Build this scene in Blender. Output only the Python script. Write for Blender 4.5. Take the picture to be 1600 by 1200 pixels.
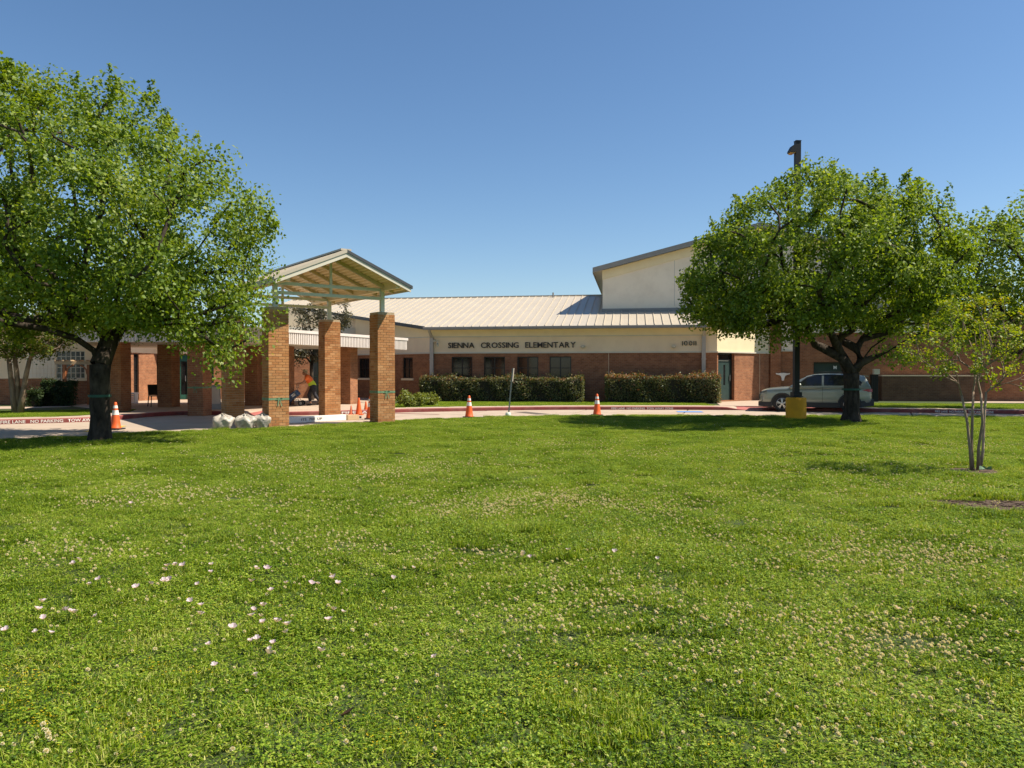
import bpy, bmesh, math, random
import numpy as np
from mathutils import Vector, Matrix
random.seed(7); rng = np.random.default_rng(7)
for o in list(bpy.data.objects): bpy.data.objects.remove(o)
S = bpy.context.scene
COL = S.collection
R = math.radians
# ------------------------------------------------------------------ camera, sky, sun, exposure
CAMH, F, HOR = 1.6, 1200.0, 581.0          # eye height; focal length and horizon of the photograph in its own pixels
cam = bpy.data.objects.new('camera', bpy.data.cameras.new('camera')); COL.objects.link(cam)
cam.data.sensor_width = 36; cam.data.lens = 36*F/1600
cam.location = (0, 0, CAMH); cam.rotation_euler = (R(90)-math.atan((600-HOR)/F), 0, 0)
cam.data.clip_start = .05; cam.data.clip_end = 3000
S.camera = cam
SUN = Vector((.775, -.045, 1.0)).normalized()
w = bpy.data.worlds.new('World'); S.world = w; w.use_nodes = True
nt = w.node_tree; bg = nt.nodes['Background']
sky = nt.nodes.new('ShaderNodeTexSky'); sky.sky_type = 'NISHITA'; sky.sun_disc = False
sky.sun_elevation = math.asin(SUN.z); sky.sun_rotation = math.atan2(SUN.x, SUN.y)
sky.altitude = 0; sky.air_density = 1.0; sky.dust_density = .35; sky.ozone_density = 3.0
hs = nt.nodes.new('ShaderNodeHueSaturation'); hs.inputs['Saturation'].default_value = 1.12; nt.links.new(sky.outputs[0], hs.inputs['Color']); nt.links.new(hs.outputs[0], bg.inputs[0]); bg.inputs[1].default_value = .082
sl = bpy.data.lights.new('sun', 'SUN'); sl.energy = 5.0; sl.angle = R(.5); sl.color = (1, .90, .76)
so = bpy.data.objects.new('sun', sl); COL.objects.link(so)
so.rotation_euler = SUN.to_track_quat('Z', 'Y').to_euler(); so.location = (30, 10, 40)
S.view_settings.view_transform = 'Standard'; S.view_settings.look = 'None'
S.view_settings.exposure = 0.72; S.view_settings.gamma = 1; S.view_settings.use_curve_mapping = False
S.cycles.max_bounces = 6; S.cycles.transparent_max_bounces = 4

# ------------------------------------------------------------------ helpers
def G(px, py, z=0.0):
    """world ground point seen at photograph pixel (px, py) if it lies at height z"""
    D = (CAMH-z)*F/(py-HOR); return ((px-800)/F*D, D)
def AT(px, D): return ((px-800)/F*D, D)
def tag(o, label=None, cat=None, group=None, kind=None):
    if label: o['label'] = label
    if cat: o['category'] = cat
    if group: o['group'] = group
    if kind: o['kind'] = kind
    return o
def empty(name, loc, rz=0):
    o = bpy.data.objects.new(name, None); COL.objects.link(o); o.location = loc; o.rotation_euler = (0, 0, rz); o.empty_display_size = .2
    return o
def link(name, me, mats=None, parent=None, loc=(0,0,0), rot=(0,0,0), smooth=False):
    if mats is not None:
        for m in (mats if isinstance(mats, (list, tuple)) else [mats]): me.materials.append(m)
    o = bpy.data.objects.new(name, me); COL.objects.link(o); o.location = loc; o.rotation_euler = rot
    if parent: o.parent = parent
    if smooth: me.shade_smooth() if hasattr(me, 'shade_smooth') else me.polygons.foreach_set('use_smooth', [True]*len(me.polygons))
    return o
class MB:
    """collects simple shapes into one mesh"""
    def __init__(s): s.v=[]; s.f=[]; s.m=[]
    def add(s, vs, fs, mi=0):
        b=len(s.v); s.v += [tuple(v) for v in vs]; s.f += [tuple(i+b for i in f) for f in fs]; s.m += [mi]*len(fs); return s
    def box(s, x0,x1,y0,y1,z0,z1, mi=0, M=None):
        vs=[Vector(p) for p in ((x0,y0,z0),(x1,y0,z0),(x1,y1,z0),(x0,y1,z0),(x0,y0,z1),(x1,y0,z1),(x1,y1,z1),(x0,y1,z1))]
        if M: vs=[M@v for v in vs]
        return s.add(vs, [(0,3,2,1),(4,5,6,7),(0,1,5,4),(1,2,6,5),(2,3,7,6),(3,0,4,7)], mi)
    def bar(s, a, b, wx, wz, mi=0, up=(0,0,1)):
        a=Vector(a); b=Vector(b); d=b-a; L=d.length; d.normalize(); u=Vector(up); x=d.cross(u)
        if x.length<1e-4: x=d.cross(Vector((1,0,0)))
        x.normalize(); z=x.cross(d)
        M=Matrix(((x.x,d.x,z.x,a.x),(x.y,d.y,z.y,a.y),(x.z,d.z,z.z,a.z),(0,0,0,1)))
        return s.box(-wx/2,wx/2,0,L,-wz/2,wz/2,mi,M)
    def tube(s, pts, rs, n=8, mi=0, cap=True):
        pts=[Vector(p) for p in pts]; b=len(s.v)
        for i,p in enumerate(pts):
            d=(pts[min(i+1,len(pts)-1)]-pts[max(i-1,0)]).normalized()
            x=d.cross(Vector((.31,.94,.13)) if abs(d.z)>.7 else Vector((0,0,1))).normalized(); y=d.cross(x)
            r=rs[i] if isinstance(rs,(list,tuple)) else rs
            for k in range(n):
                a=2*math.pi*k/n; s.v.append(tuple(p+x*(r*math.cos(a))+y*(r*math.sin(a))))
        for i in range(len(pts)-1):
            for k in range(n):
                k2=(k+1)%n; s.f.append((b+i*n+k,b+i*n+k2,b+(i+1)*n+k2,b+(i+1)*n+k)); s.m.append(mi)
        if cap:
            s.f.append(tuple(b+k for k in reversed(range(n)))); s.m.append(mi)
            e=b+(len(pts)-1)*n; s.f.append(tuple(e+k for k in range(n))); s.m.append(mi)
        return s
    def lathe(s, prof, n=16, mi=0, c=(0,0,0)):
        return s.tube([(c[0],c[1],c[2]+z) for r,z in prof],[max(r,.0005) for r,z in prof],n,mi)
    def ell(s, c, r, n=10, mi=0, M=None, jit=0):
        vs=[];fs=[];m=n//2+1
        for i in range(m+1):
            t=math.pi*i/m
            for k in range(n):
                a=2*math.pi*k/n; q=1+random.uniform(-jit,jit)
                v=Vector((r[0]*math.sin(t)*math.cos(a)*q,r[1]*math.sin(t)*math.sin(a)*q,r[2]*math.cos(t)*q))
                vs.append((M@v if M else v)+Vector(c))
        for i in range(m):
            for k in range(n): fs.append((i*n+k,(i+1)*n+k,(i+1)*n+(k+1)%n,i*n+(k+1)%n))
        return s.add(vs,fs,mi)
    def prism(s, poly, y0, y1, mi=0):
        """polygon in x,z extruded from y0 to y1"""
        n=len(poly); vs=[(x,y0,z) for x,z in poly]+[(x,y1,z) for x,z in poly]
        return s.add(vs,[tuple(range(n)),tuple(range(2*n-1,n-1,-1))]+[(i,i+n,(i+1)%n+n,(i+1)%n) for i in range(n)],mi)
    def slab(s, poly, z0, z1, mi=0):
        n=len(poly); vs=[(x,y,z0) for x,y in poly]+[(x,y,z1) for x,y in poly]
        return s.add(vs,[tuple(range(n-1,-1,-1)),tuple(range(n,2*n))]+[(i,(i+1)%n,(i+1)%n+n,i+n) for i in range(n)],mi)
    def mesh(s, name='mesh'):
        me=bpy.data.meshes.new(name); me.from_pydata(s.v,[],s.f); me.polygons.foreach_set('material_index',s.m); me.update()
        bm=bmesh.new(); bm.from_mesh(me); bmesh.ops.recalc_face_normals(bm,faces=bm.faces); bm.to_mesh(me); bm.free()
        return me
    def build(s, name, mats, parent=None, loc=(0,0,0), rot=(0,0,0), smooth=False, bevel=0):
        o=link(name,s.mesh(name),mats,parent,loc,rot,smooth)
        if bevel:
            b=o.modifiers.new('bevel','BEVEL'); b.width=bevel; b.segments=2; b.limit_method='ANGLE'
        return o
def quads(V, name, mats, parent=None, mi=None, nv=4, smooth=False):
    """V: (n,nv,3) array of loose polygons"""
    n=len(V); me=bpy.data.meshes.new(name)
    me.vertices.add(n*nv); me.vertices.foreach_set('co',V.astype(np.float32).ravel())
    me.loops.add(n*nv); me.loops.foreach_set('vertex_index',np.arange(n*nv,dtype=np.int32))
    me.polygons.add(n); me.polygons.foreach_set('loop_start',np.arange(0,n*nv,nv,dtype=np.int32)); me.polygons.foreach_set('loop_total',np.full(n,nv,dtype=np.int32))
    for m in (mats if isinstance(mats,(list,tuple)) else [mats]): me.materials.append(m)
    if mi is not None: me.polygons.foreach_set('material_index',np.asarray(mi,dtype=np.int32))
    me.update(calc_edges=True); me.validate()
    o=bpy.data.objects.new(name,me); COL.objects.link(o)
    if parent: o.parent=parent
    return o
def copy_tree(o, parent=None):
    c=o.copy(); COL.objects.link(c); c.parent=parent
    for ch in o.children: copy_tree(ch,c)
    return c
# ------------------------------------------------------------------ materials
def newmat(name):
    m=bpy.data.materials.new(name); m.use_nodes=True; n=m.node_tree.nodes; return m,n,m.node_tree.links,n['Principled BSDF']
def ramp(n,l,src,stops):
    r=n.new('ShaderNodeValToRGB'); e=r.color_ramp.elements
    while len(e)<len(stops): e.new(.5)
    for q,(p,c) in zip(e,stops): q.position=p; q.color=(*c,1) if len(c)==3 else c
    l.new(src,r.inputs[0]); return r.outputs[0]
def noise(n,l,scale,detail=4,vec=None,rough=.55):
    t=n.new('ShaderNodeTexNoise'); t.inputs['Scale'].default_value=scale; t.inputs['Detail'].default_value=detail; t.inputs['Roughness'].default_value=rough
    if vec is not None: l.new(vec,t.inputs['Vector'])
    return t.outputs[0]
def mixc(n,l,f,a,b,mode='MIX'):
    m=n.new('ShaderNodeMix'); m.data_type='RGBA'; m.blend_type=mode
    for s,v in ((0,f),(6,a),(7,b)):
        if hasattr(v,'is_linked') or isinstance(v,bpy.types.NodeSocket): l.new(v,m.inputs[s])
        elif s==0: m.inputs[0].default_value=v
        else: m.inputs[s].default_value=(*v,1)
    return m.outputs[2]
def wpos(n): return n.new('ShaderNodeNewGeometry').outputs['Position']
def ocoord(n): return n.new('ShaderNodeTexCoord').outputs['Object']
def bumpn(n,l,h,b,strength=.3,dist=.01):
    u=n.new('ShaderNodeBump'); u.inputs['Strength'].default_value=strength; u.inputs['Distance'].default_value=dist
    l.new(h,u.inputs['Height']); l.new(u.outputs[0],b.inputs['Normal']); return u
def simple(name,col,rough=.6,var=.18,scale=6,bump=.15,metal=0,dirt=None,spec=.5,bscale=None):
    m,n,l,b=newmat(name); p=wpos(n)
    f=noise(n,l,scale,5,p)
    c=ramp(n,l,f,[(.3,tuple(x*(1-var) for x in col)),(.7,tuple(min(1,x*(1+var)) for x in col))])
    if dirt:
        f2=noise(n,l,1.3,6,p,.65); k=ramp(n,l,f2,[(.48,(0,0,0)),(.75,(1,1,1))]); c=mixc(n,l,k,c,dirt)
    l.new(c,b.inputs['Base Color']); b.inputs['Roughness'].default_value=rough; b.inputs['Metallic'].default_value=metal; b.inputs['Specular IOR Level'].default_value=spec
    if bump: bumpn(n,l,noise(n,l,bscale or scale*8,3,p),b,bump,.006)
    return m
def brickmat(name, c1, c2, mortar, rowh=.0782, bw=.205, dark=.0):
    m,n,l,b=newmat(name); co=ocoord(n)
    sx=n.new('ShaderNodeSeparateXYZ'); l.new(co,sx.inputs[0])
    add=n.new('ShaderNodeMath'); add.operation='ADD'; l.new(sx.outputs[0],add.inputs[0]); l.new(sx.outputs[1],add.inputs[1])
    cb=n.new('ShaderNodeCombineXYZ'); l.new(add.outputs[0],cb.inputs[0]); l.new(sx.outputs[2],cb.inputs[1])
    t=n.new('ShaderNodeTexBrick'); l.new(cb.outputs[0],t.inputs['Vector'])
    t.inputs['Scale'].default_value=1; t.inputs['Brick Width'].default_value=bw; t.inputs['Row Height'].default_value=rowh
    t.inputs['Mortar Size'].default_value=.006; t.inputs['Mortar Smooth'].default_value=.15; t.inputs['Bias'].default_value=-.1
    t.inputs['Color1'].default_value=(*c1,1); t.inputs['Color2'].default_value=(*c2,1); t.inputs['Mortar'].default_value=(*mortar,1)
    f=noise(n,l,2.2,6,co,.62); k=ramp(n,l,f,[(.32,(.72,.72,.74)),(.7,(1.12,1.1,1.08))])
    c=mixc(n,l,1.0,t.outputs['Color'],k,'MULTIPLY')
    f2=noise(n,l,34,2,co); k2=ramp(n,l,f2,[(.35,(.78,.76,.75)),(.65,(1.15,1.12,1.1))]); c=mixc(n,l,.8,c,k2,'MULTIPLY')
    l.new(c,b.inputs['Base Color']); b.inputs['Roughness'].default_value=.88; b.inputs['Specular IOR Level'].default_value=.25
    inv=n.new('ShaderNodeMath'); inv.operation='SUBTRACT'; inv.inputs[0].default_value=1; l.new(t.outputs['Fac'],inv.inputs[1]); bumpn(n,l,inv.outputs[0],b,.8,.008)
    return m
def leafmat(name, cols, trans=.45, gloss=.06, nz=.9, patch=0.9, rw=.62):
    m,n,l,b=newmat(name); n.remove(b); out=n['Material Output']
    g=n.new('ShaderNodeNewGeometry'); rnd=g.outputs['Random Per Island']
    f=noise(n,l,patch,3,g.outputs['Position'])
    a=n.new('ShaderNodeMath'); a.operation='MULTIPLY_ADD'; l.new(rnd,a.inputs[0]); a.inputs[1].default_value=rw; 
    s2=n.new('ShaderNodeMath'); s2.operation='MULTIPLY_ADD'; l.new(f,s2.inputs[0]); s2.inputs[1].default_value=nz; s2.inputs[2].default_value=.5-rw/2-nz/2; l.new(s2.outputs[0],a.inputs[2])
    k=len(cols); c=ramp(n,l,a.outputs[0],[(i/(k-1) if k>1 else 0,q) for i,q in enumerate(cols)])
    d=n.new('ShaderNodeBsdfDiffuse'); l.new(c,d.inputs[0])
    t=n.new('ShaderNodeBsdfTranslucent'); tc=mixc(n,l,1.0,c,(1.35,1.25,.5),'MULTIPLY'); l.new(tc,t.inputs[0])
    m1=n.new('ShaderNodeMixShader'); m1.inputs[0].default_value=trans; l.new(d.outputs[0],m1.inputs[1]); l.new(t.outputs[0],m1.inputs[2])
    gl=n.new('ShaderNodeBsdfGlossy'); gl.inputs['Roughness'].default_value=.55; gl.inputs[0].default_value=(.8,.85,.8,1)
    m2=n.new('ShaderNodeMixShader'); m2.inputs[0].default_value=gloss; l.new(m1.outputs[0],m2.inputs[1]); l.new(gl.outputs[0],m2.inputs[2])
    l.new(m2.outputs[0],out.inputs[0]); return m
def barkmat(name,c1,c2,scale=9):
    m,n,l,b=newmat(name); co=wpos(n); mp=n.new('ShaderNodeMapping'); mp.inputs['Scale'].default_value=(1,1,.28); l.new(co,mp.inputs[0])
    f=noise(n,l,scale,6,mp.outputs[0],.65); c=ramp(n,l,f,[(.35,c1),(.62,c2)])
    f2=noise(n,l,2.4,4,co); k=ramp(n,l,f2,[(.5,(0,0,0)),(.68,(1,1,1))]); c=mixc(n,l,k,c,tuple(x*1.5 for x in c2))
    l.new(c,b.inputs['Base Color']); b.inputs['Roughness'].default_value=.95; b.inputs['Specular IOR Level'].default_value=.15; bumpn(n,l,f,b,.9,.03); return m
def unitbrick(name, cols):
    m,n,l,b=newmat(name); g=n.new('ShaderNodeNewGeometry'); oi=n.new('ShaderNodeObjectInfo')
    a=n.new('ShaderNodeMath'); a.operation='ADD'; l.new(g.outputs['Random Per Island'],a.inputs[0]); l.new(oi.outputs['Random'],a.inputs[1])
    fr=n.new('ShaderNodeMath'); fr.operation='FRACT'; l.new(a.outputs[0],fr.inputs[0])
    c=ramp(n,l,fr.outputs[0],[(i/(len(cols)-1),q) for i,q in enumerate(cols)])
    f=noise(n,l,45,4,g.outputs['Position'],.7); k=ramp(n,l,f,[(.3,(.7,.68,.66)),(.7,(1.15,1.15,1.12))]); c=mixc(n,l,.8,c,k,'MULTIPLY')
    f3=noise(n,l,.9,5,g.outputs['Position'],.6); k3=ramp(n,l,f3,[(.4,(.82,.82,.84)),(.65,(1.06,1.05,1.04))]); c=mixc(n,l,1.0,c,k3,'MULTIPLY')
    l.new(c,b.inputs['Base Color']); b.inputs['Roughness'].default_value=.9; b.inputs['Specular IOR Level'].default_value=.2; bumpn(n,l,f,b,.4,.005); return m
M={}
M['brick']=brickmat('red_brown_brick',(.37,.165,.080),(.27,.112,.056),(.34,.235,.15))
M['brick_dark']=brickmat('dark_brown_brick',(.19,.105,.062),(.14,.075,.048),(.19,.145,.105))
M['brick_tan']=unitbrick('tan_brick',[(.39,.175,.066),(.49,.245,.102),(.43,.20,.08),(.54,.295,.138),(.46,.22,.092),(.35,.145,.054)])
M['mortar']=simple('mortar',(.40,.31,.20),.95,.12,20,.3)
M['stucco']=simple('tan_stucco',(.82,.66,.45),.9,.03,1.5,.25,dirt=(.75,.59,.40),bscale=60)
M['stucco_pale']=simple('pale_stucco',(.84,.73,.57),.9,.03,.8,.2,dirt=(.75,.64,.49),bscale=60)
M['cream']=simple('cream_paint',(.82,.69,.44),.6,.05,2,.05)
M['trim']=simple('pale_trim',(.60,.56,.45),.55,.06,3,.05)
M['roof']=simple('cream_metal_roof',(.47,.415,.325),.45,.03,.7,.0,dirt=(.44,.385,.30),spec=.5)
M['gutter']=simple('grey_metal',(.26,.24,.215),.5,.08,3,.03)
M['roofedge']=simple('dark_metal_edge',(.055,.06,.062),.45,.1,4,.02)
M['spout']=simple('downspout_paint',(.42,.38,.33),.5,.06,4,.03)
M['glass']=simple('dark_glass',(.012,.013,.014),.07,.3,1.2,0,spec=.6)
M['glass2']=simple('grey_glass',(.05,.06,.065),.12,.3,1.5,0,spec=.6)
M['frame']=simple('black_frame',(.012,.012,.012),.4,.2,6,.02)
M['green']=simple('green_door_paint',(.012,.085,.06),.45,.1,4,.03)
M['teal']=simple('dark_green_door',(.018,.042,.036),.5,.12,4,.03)
M['deck']=simple('tan_deck',(.86,.69,.42),.6,.06,2,.05)
M['rafter']=simple('rafter_paint',(.54,.46,.27),.55,.08,3,.05)
M['mint']=simple('pale_green_steel',(.56,.62,.50),.5,.07,4,.05)
M['white']=simple('white_paint',(.76,.74,.70),.6,.05,3,.1,dirt=(.66,.62,.56))
M['fascia']=simple('pale_grey_fascia',(.62,.57,.52),.55,.05,2,.03,dirt=(.55,.50,.44))
M['black']=simple('black_paint',(.007,.007,.007),.6,.2,6,.05)
M['letter']=simple('dark_letter',(.02,.014,.012),.45,.2,6,.02)
M['conc']=simple('road_concrete',(.42,.335,.255),.92,.08,1.1,.3,dirt=(.35,.28,.21),bscale=70)
M['walk']=simple('walk_concrete',(.44,.34,.255),.9,.07,1.6,.3,dirt=(.39,.29,.21),bscale=70)
M['joint']=simple('dark_joint',(.11,.09,.07),.95,.2,8,.2)
M['redkerb']=simple('red_kerb_paint',(.20,.040,.036),.75,.2,5,.25,dirt=(.26,.12,.10),bscale=60)
M['redramp']=simple('red_ramp_paint',(.38,.115,.10),.75,.14,3,.25,dirt=(.46,.16,.13),bscale=60)
M['soil']=simple('lawn_soil',(.036,.056,.008),.95,.3,9,.4)
M['ground']=simple('far_grass',(.085,.13,.025),.95,.25,2,.4)
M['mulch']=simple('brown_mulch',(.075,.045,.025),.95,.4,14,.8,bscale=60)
M['orange']=simple('cone_orange',(.72,.105,.012),.55,.08,6,.05,dirt=(.58,.10,.02))
M['orange2']=simple('faded_cone_orange',(.72,.20,.10),.6,.08,6,.05)
M['collar']=simple('cone_reflective_white',(.74,.72,.68),.4,.05,5,.02)
M['rubber']=simple('black_rubber',(.018,.017,.016),.75,.25,9,.15)
M['yellow']=simple('yellow_concrete_paint',(.82,.38,.008),.7,.08,4,.3,dirt=(.66,.29,.012),bscale=40)
M['bag']=simple('clear_white_plastic',(.42,.385,.33),.42,.30,13,.7,dirt=(.15,.115,.07),bscale=22,spec=.4)
M['ribbon']=simple('green_ribbon',(.13,.235,.13),.7,.2,12,.1)
M['blue']=simple('blue_paint',(.08,.24,.58),.8,.1,5,.2)
M['ypaint']=simple('yellow_road_paint',(.6,.42,.06),.8,.15,6,.2)
M['wood']=simple('cedar_wood',(.36,.13,.045),.7,.18,8,.2)
M['palewood']=simple('pale_wood',(.50,.36,.21),.75,.12,8,.2)
M['tile']=None
M['paper']=simple('white_sheet',(.72,.72,.70),.7,.03,5,0)
M['greyplastic']=simple('grey_plastic',(.22,.23,.23),.5,.1,5,.05)
M['ribbon_dark']=simple('dark_green_ribbon',(.018,.075,.05),.7,.2,12,.1)
M['steel']=simple('galvanised_steel',(.24,.235,.23),.45,.12,8,.05,metal=.6)
M['lamp']=simple('lamp_lens',(.62,.28,.03),.35,.1,9,.05)
M['carpaint']=None
M['skin']=simple('skin',(.30,.15,.09),.55,.06,8,.03)
M['denim']=simple('dark_cloth',(.02,.022,.03),.9,.2,9,.1)
M['lime']=simple('lime_vest',(.48,.62,.03),.7,.06,9,.05)
M['vorange']=simple('orange_vest',(.78,.16,.03),.7,.06,9,.05)
M['straw']=simple('tan_hat',(.34,.27,.17),.85,.1,12,.1)
M['cartblue']=simple('blue_fabric',(.045,.09,.19),.6,.12,9,.1)
LF_PEAR=leafmat('pear_leaf',[(.045,.090,.007),(.095,.165,.010),(.155,.240,.013),(.24,.315,.022),(.38,.42,.15)],.48,.03)
LF_PEAR2=leafmat('pear_leaf_dark',[(.038,.072,.008),(.092,.156,.012),(.160,.245,.018),(.255,.335,.034),(.42,.46,.18)],.48,.03)
LF_CRAPE=leafmat('crape_leaf',[(.065,.11,.006),(.145,.22,.009),(.22,.29,.012),(.29,.30,.014),(.31,.17,.02)],.5,.03)
LF_HEDGE=leafmat('photinia_leaf',[(.024,.040,.010),(.058,.080,.018),(.11,.125,.034),(.19,.175,.075),(.33,.28,.15)],.34,.04)
LF_LEFT=leafmat('crape_leaf_old',[(.026,.046,.006),(.055,.092,.009),(.095,.140,.012),(.15,.15,.02),(.17,.10,.03)],.42,.015)
LF_RED=leafmat('photinia_new_growth',[(.20,.075,.03),(.30,.12,.05),(.38,.19,.08)],.4,.04)
LF_SHRUB=leafmat('shrub_leaf',[(.06,.10,.012),(.14,.18,.022),(.22,.24,.035),(.29,.28,.06)],.4,.035)
LF_DARK=leafmat('dark_hedge_leaf',[(.016,.034,.010),(.034,.062,.015),(.055,.09,.022)],.3,.03)
LF_COURT=leafmat('courtyard_leaf',[(.03,.035,.018),(.06,.06,.03),(.11,.095,.05),(.24,.2,.14)],.3,.05)
GRASS=leafmat('grass_blade',[(.024,.056,.004),(.084,.168,.005),(.190,.300,.008),(.34,.430,.020),(.58,.58,.18)],.42,.02,1.1,.8,.95)
CLOVER=leafmat('clover_leaf',[(.030,.070,.006),(.090,.180,.008),(.21,.325,.012),(.40,.47,.06)],.36,.03,1.0,1.3,.95)
DRYB=leafmat('dry_grass',[(.34,.27,.09),(.45,.37,.15)],.3,.02)
FLW=leafmat('clover_blossom',[(.66,.56,.36),(.76,.69,.50),(.80,.76,.62),(.80,.74,.56),(.60,.42,.26)],.30,.02)
PINK=leafmat('pink_petal',[(.60,.42,.47),(.64,.51,.55),(.66,.57,.60)],.35,.02)
YEL=leafmat('yellow_blossom',[(.60,.40,.01),(.70,.50,.02)],.2,.02)
STEM=leafmat('green_stem',[(.06,.10,.02),(.09,.13,.02)],.1,.02)
BARK=barkmat('dark_bark',(.018,.014,.011),(.060,.047,.036))
BARKC=barkmat('crape_bark',(.15,.11,.075),(.27,.20,.145),5)

# ------------------------------------------------------------------ text meshes
def text_mesh(s, size=1, ext=0, off=0):
    c=bpy.data.curves.new('lettering','FONT'); c.body=s; c.size=size; c.extrude=ext; c.offset=off; c.resolution_u=3
    o=bpy.data.objects.new('lettering',c); COL.objects.link(o)
    dg=bpy.context.evaluated_depsgraph_get(); me=bpy.data.meshes.new_from_object(o.evaluated_get(dg))
    bpy.data.objects.remove(o); bpy.data.curves.remove(c)
    me.materials.clear(); return me
def mbounds(me):
    a=np.empty(len(me.vertices)*3,np.float32); me.vertices.foreach_get('co',a); a=a.reshape(-1,3); return a.min(0),a.max(0)
def stencil(s, length, height, off=.02):
    """flat lettering in the x,z plane, scaled to length x height, starting at the origin"""
    me=text_mesh(s,1,0,off); lo,hi=mbounds(me)
    a=np.empty(len(me.vertices)*3,np.float32); me.vertices.foreach_get('co',a); a=a.reshape(-1,3)
    b=np.zeros_like(a); b[:,0]=(a[:,0]-lo[0])*length/(hi[0]-lo[0]); b[:,2]=(a[:,1]-lo[1])*height/(hi[1]-lo[1])
    me.vertices.foreach_set('co',b.ravel()); me.update(); return me
# ------------------------------------------------------------------ walls with real openings
def wall(name, p0, p1, z0, z1, mat, parent, openings=(), thick=.25, jamb=.12, off=0):
    """front face along p0->p1 (seen with p0 on the left), openings (x0,x1,z0,z1) in wall coordinates; reveals go in by jamb"""
    p0=Vector((*p0,0)); p1=Vector((*p1,0)); d=p1-p0; L=d.length; a=math.atan2(d.y,d.x)
    xs=sorted({0,L,*[q for o in openings for q in o[:2]]}); zs=sorted({z0,z1,*[q for o in openings for q in o[2:]]})
    def filled(i,k):
        if i<0 or k<0 or i>=len(xs)-1 or k>=len(zs)-1: return None
        cx=(xs[i]+xs[i+1])/2; cz=(zs[k]+zs[k+1])/2
        return not any(o[0]<cx<o[1] and o[2]<cz<o[3] for o in openings)
    mb=MB()
    for i in range(len(xs)-1):
        for k in range(len(zs)-1):
            if not filled(i,k): continue
            xa,xb,za,zb=xs[i],xs[i+1],zs[k],zs[k+1]
            mb.add([(xa,0,za),(xb,0,za),(xb,0,zb),(xa,0,zb)],[(0,1,2,3)])
            for (ii,kk,q) in ((i-1,k,[(xa,za),(xa,zb)]),(i+1,k,[(xb,zb),(xb,za)]),(i,k-1,[(xb,za),(xa,za)]),(i,k+1,[(xa,zb),(xb,zb)])):
                s=filled(ii,kk)
                if s is True: continue
                t=thick
                (ax,az),(bx,bz)=q; mb.add([(ax,0,az),(bx,0,bz),(bx,t,bz),(ax,t,az)],[(0,3,2,1)])
    mb.add([(0,thick,z0),(L,thick,z0),(L,thick,z1),(0,thick,z1)],[(3,2,1,0)]) if not openings else None
    me=bpy.data.meshes.new(name); me.from_pydata(mb.v,[],mb.f); me.update()
    nrm=Vector((math.sin(a),-math.cos(a),0))
    return link(name,me,mat,parent,tuple(p0+nrm*off),(0,0,a))
def ray_on(px, p0, p1):
    """distance along the wall p0->p1 where the sight line through photo column px meets it"""
    k=(px-800)/F; dx,dy=p1[0]-p0[0],p1[1]-p0[1]; L=math.hypot(dx,dy)
    t=(k*p0[1]-p0[0])/(dx-k*dy); return t*L
def catmull(P, step=.6):
    P=[Vector(p) for p in P]; P=[P[0]*2-P[1]]+P+[P[-1]*2-P[-2]]; out=[]
    for i in range(1,len(P)-2):
        n=max(1,int((P[i+1]-P[i]).length/step))
        for k in range(n):
            t=k/n; a,b,c,d=P[i-1:i+3]
            out.append(.5*((2*b)+(c-a)*t+(2*a-5*b+4*c-d)*t*t+(3*b-a-3*c+d)*t**3))
    out.append(P[-2]); return out
def offs(P, d):
    out=[]
    for i,p in enumerate(P):
        t=(P[min(i+1,len(P)-1)]-P[max(i-1,0)]).normalized(); out.append(p+Vector((-t.y,t.x))*d)
    return out
def strip(A,B,za,zb,name,mats,kind='structure',mi=None,parent=None):
    mb=MB(); n=len(A); ga=za if callable(za) else (lambda i:za); gb=zb if callable(zb) else (lambda i:zb)
    vs=[(A[i].x,A[i].y,ga(i)) for i in range(n)]+[(B[i].x,B[i].y,gb(i)) for i in range(n)]
    for i in range(n-1): mb.f.append((i,i+1,n+i+1,n+i)); mb.m.append(mi(i) if mi else 0)
    mb.v=vs; o=mb.build(name,mats,parent)
    if kind: o['kind']=kind
    return o

# ------------------------------------------------------------------ the ground, road, kerb, walks
mb=MB(); mb.add([(-900,-300,-.16),(900,-300,-.16),(900,1500,-.16),(-900,1500,-.16)],[(0,1,2,3)])
tag(mb.build('ground',M['ground']),kind='structure')
KERB=[(-30,17.6),(-20,21.7),(-15.6,23.4),(-13.7,24.5),(-13.1,25.6),(-12.9,27.2),(-12.2,28.5),(-11,28.4),(-9.3,27.9),(-7.5,28.3),(-4.56,30.1),(-3.07,30.8),(1.6,32.2),(7.5,32.3),(10.6,31.7),(14,30.5),(19.3,29),(40,22)]
EDGE=[(-30,9),(-20,14.3),(-12,17.9),(-9.4,20.2),(-6.9,21.6),(-3.2,25.5),(0,27.1),(2.8,27.8),(9.2,27.7),(12.4,27.6),(17.8,26.7),(38,19.5)]
KP=catmull([Vector(p) for p in KERB],.4); EP=catmull([Vector(p) for p in EDGE],.5)
def resample(P,n):
    L=[0]
    for a,b in zip(P,P[1:]): L.append(L[-1]+(b-a).length)
    out=[]; j=0
    for i in range(n):
        t=L[-1]*i/(n-1)
        while j<len(L)-2 and L[j+1]<t: j+=1
        out.append(P[j].lerp(P[j+1],(t-L[j])/max(1e-6,L[j+1]-L[j])))
    return out
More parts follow.
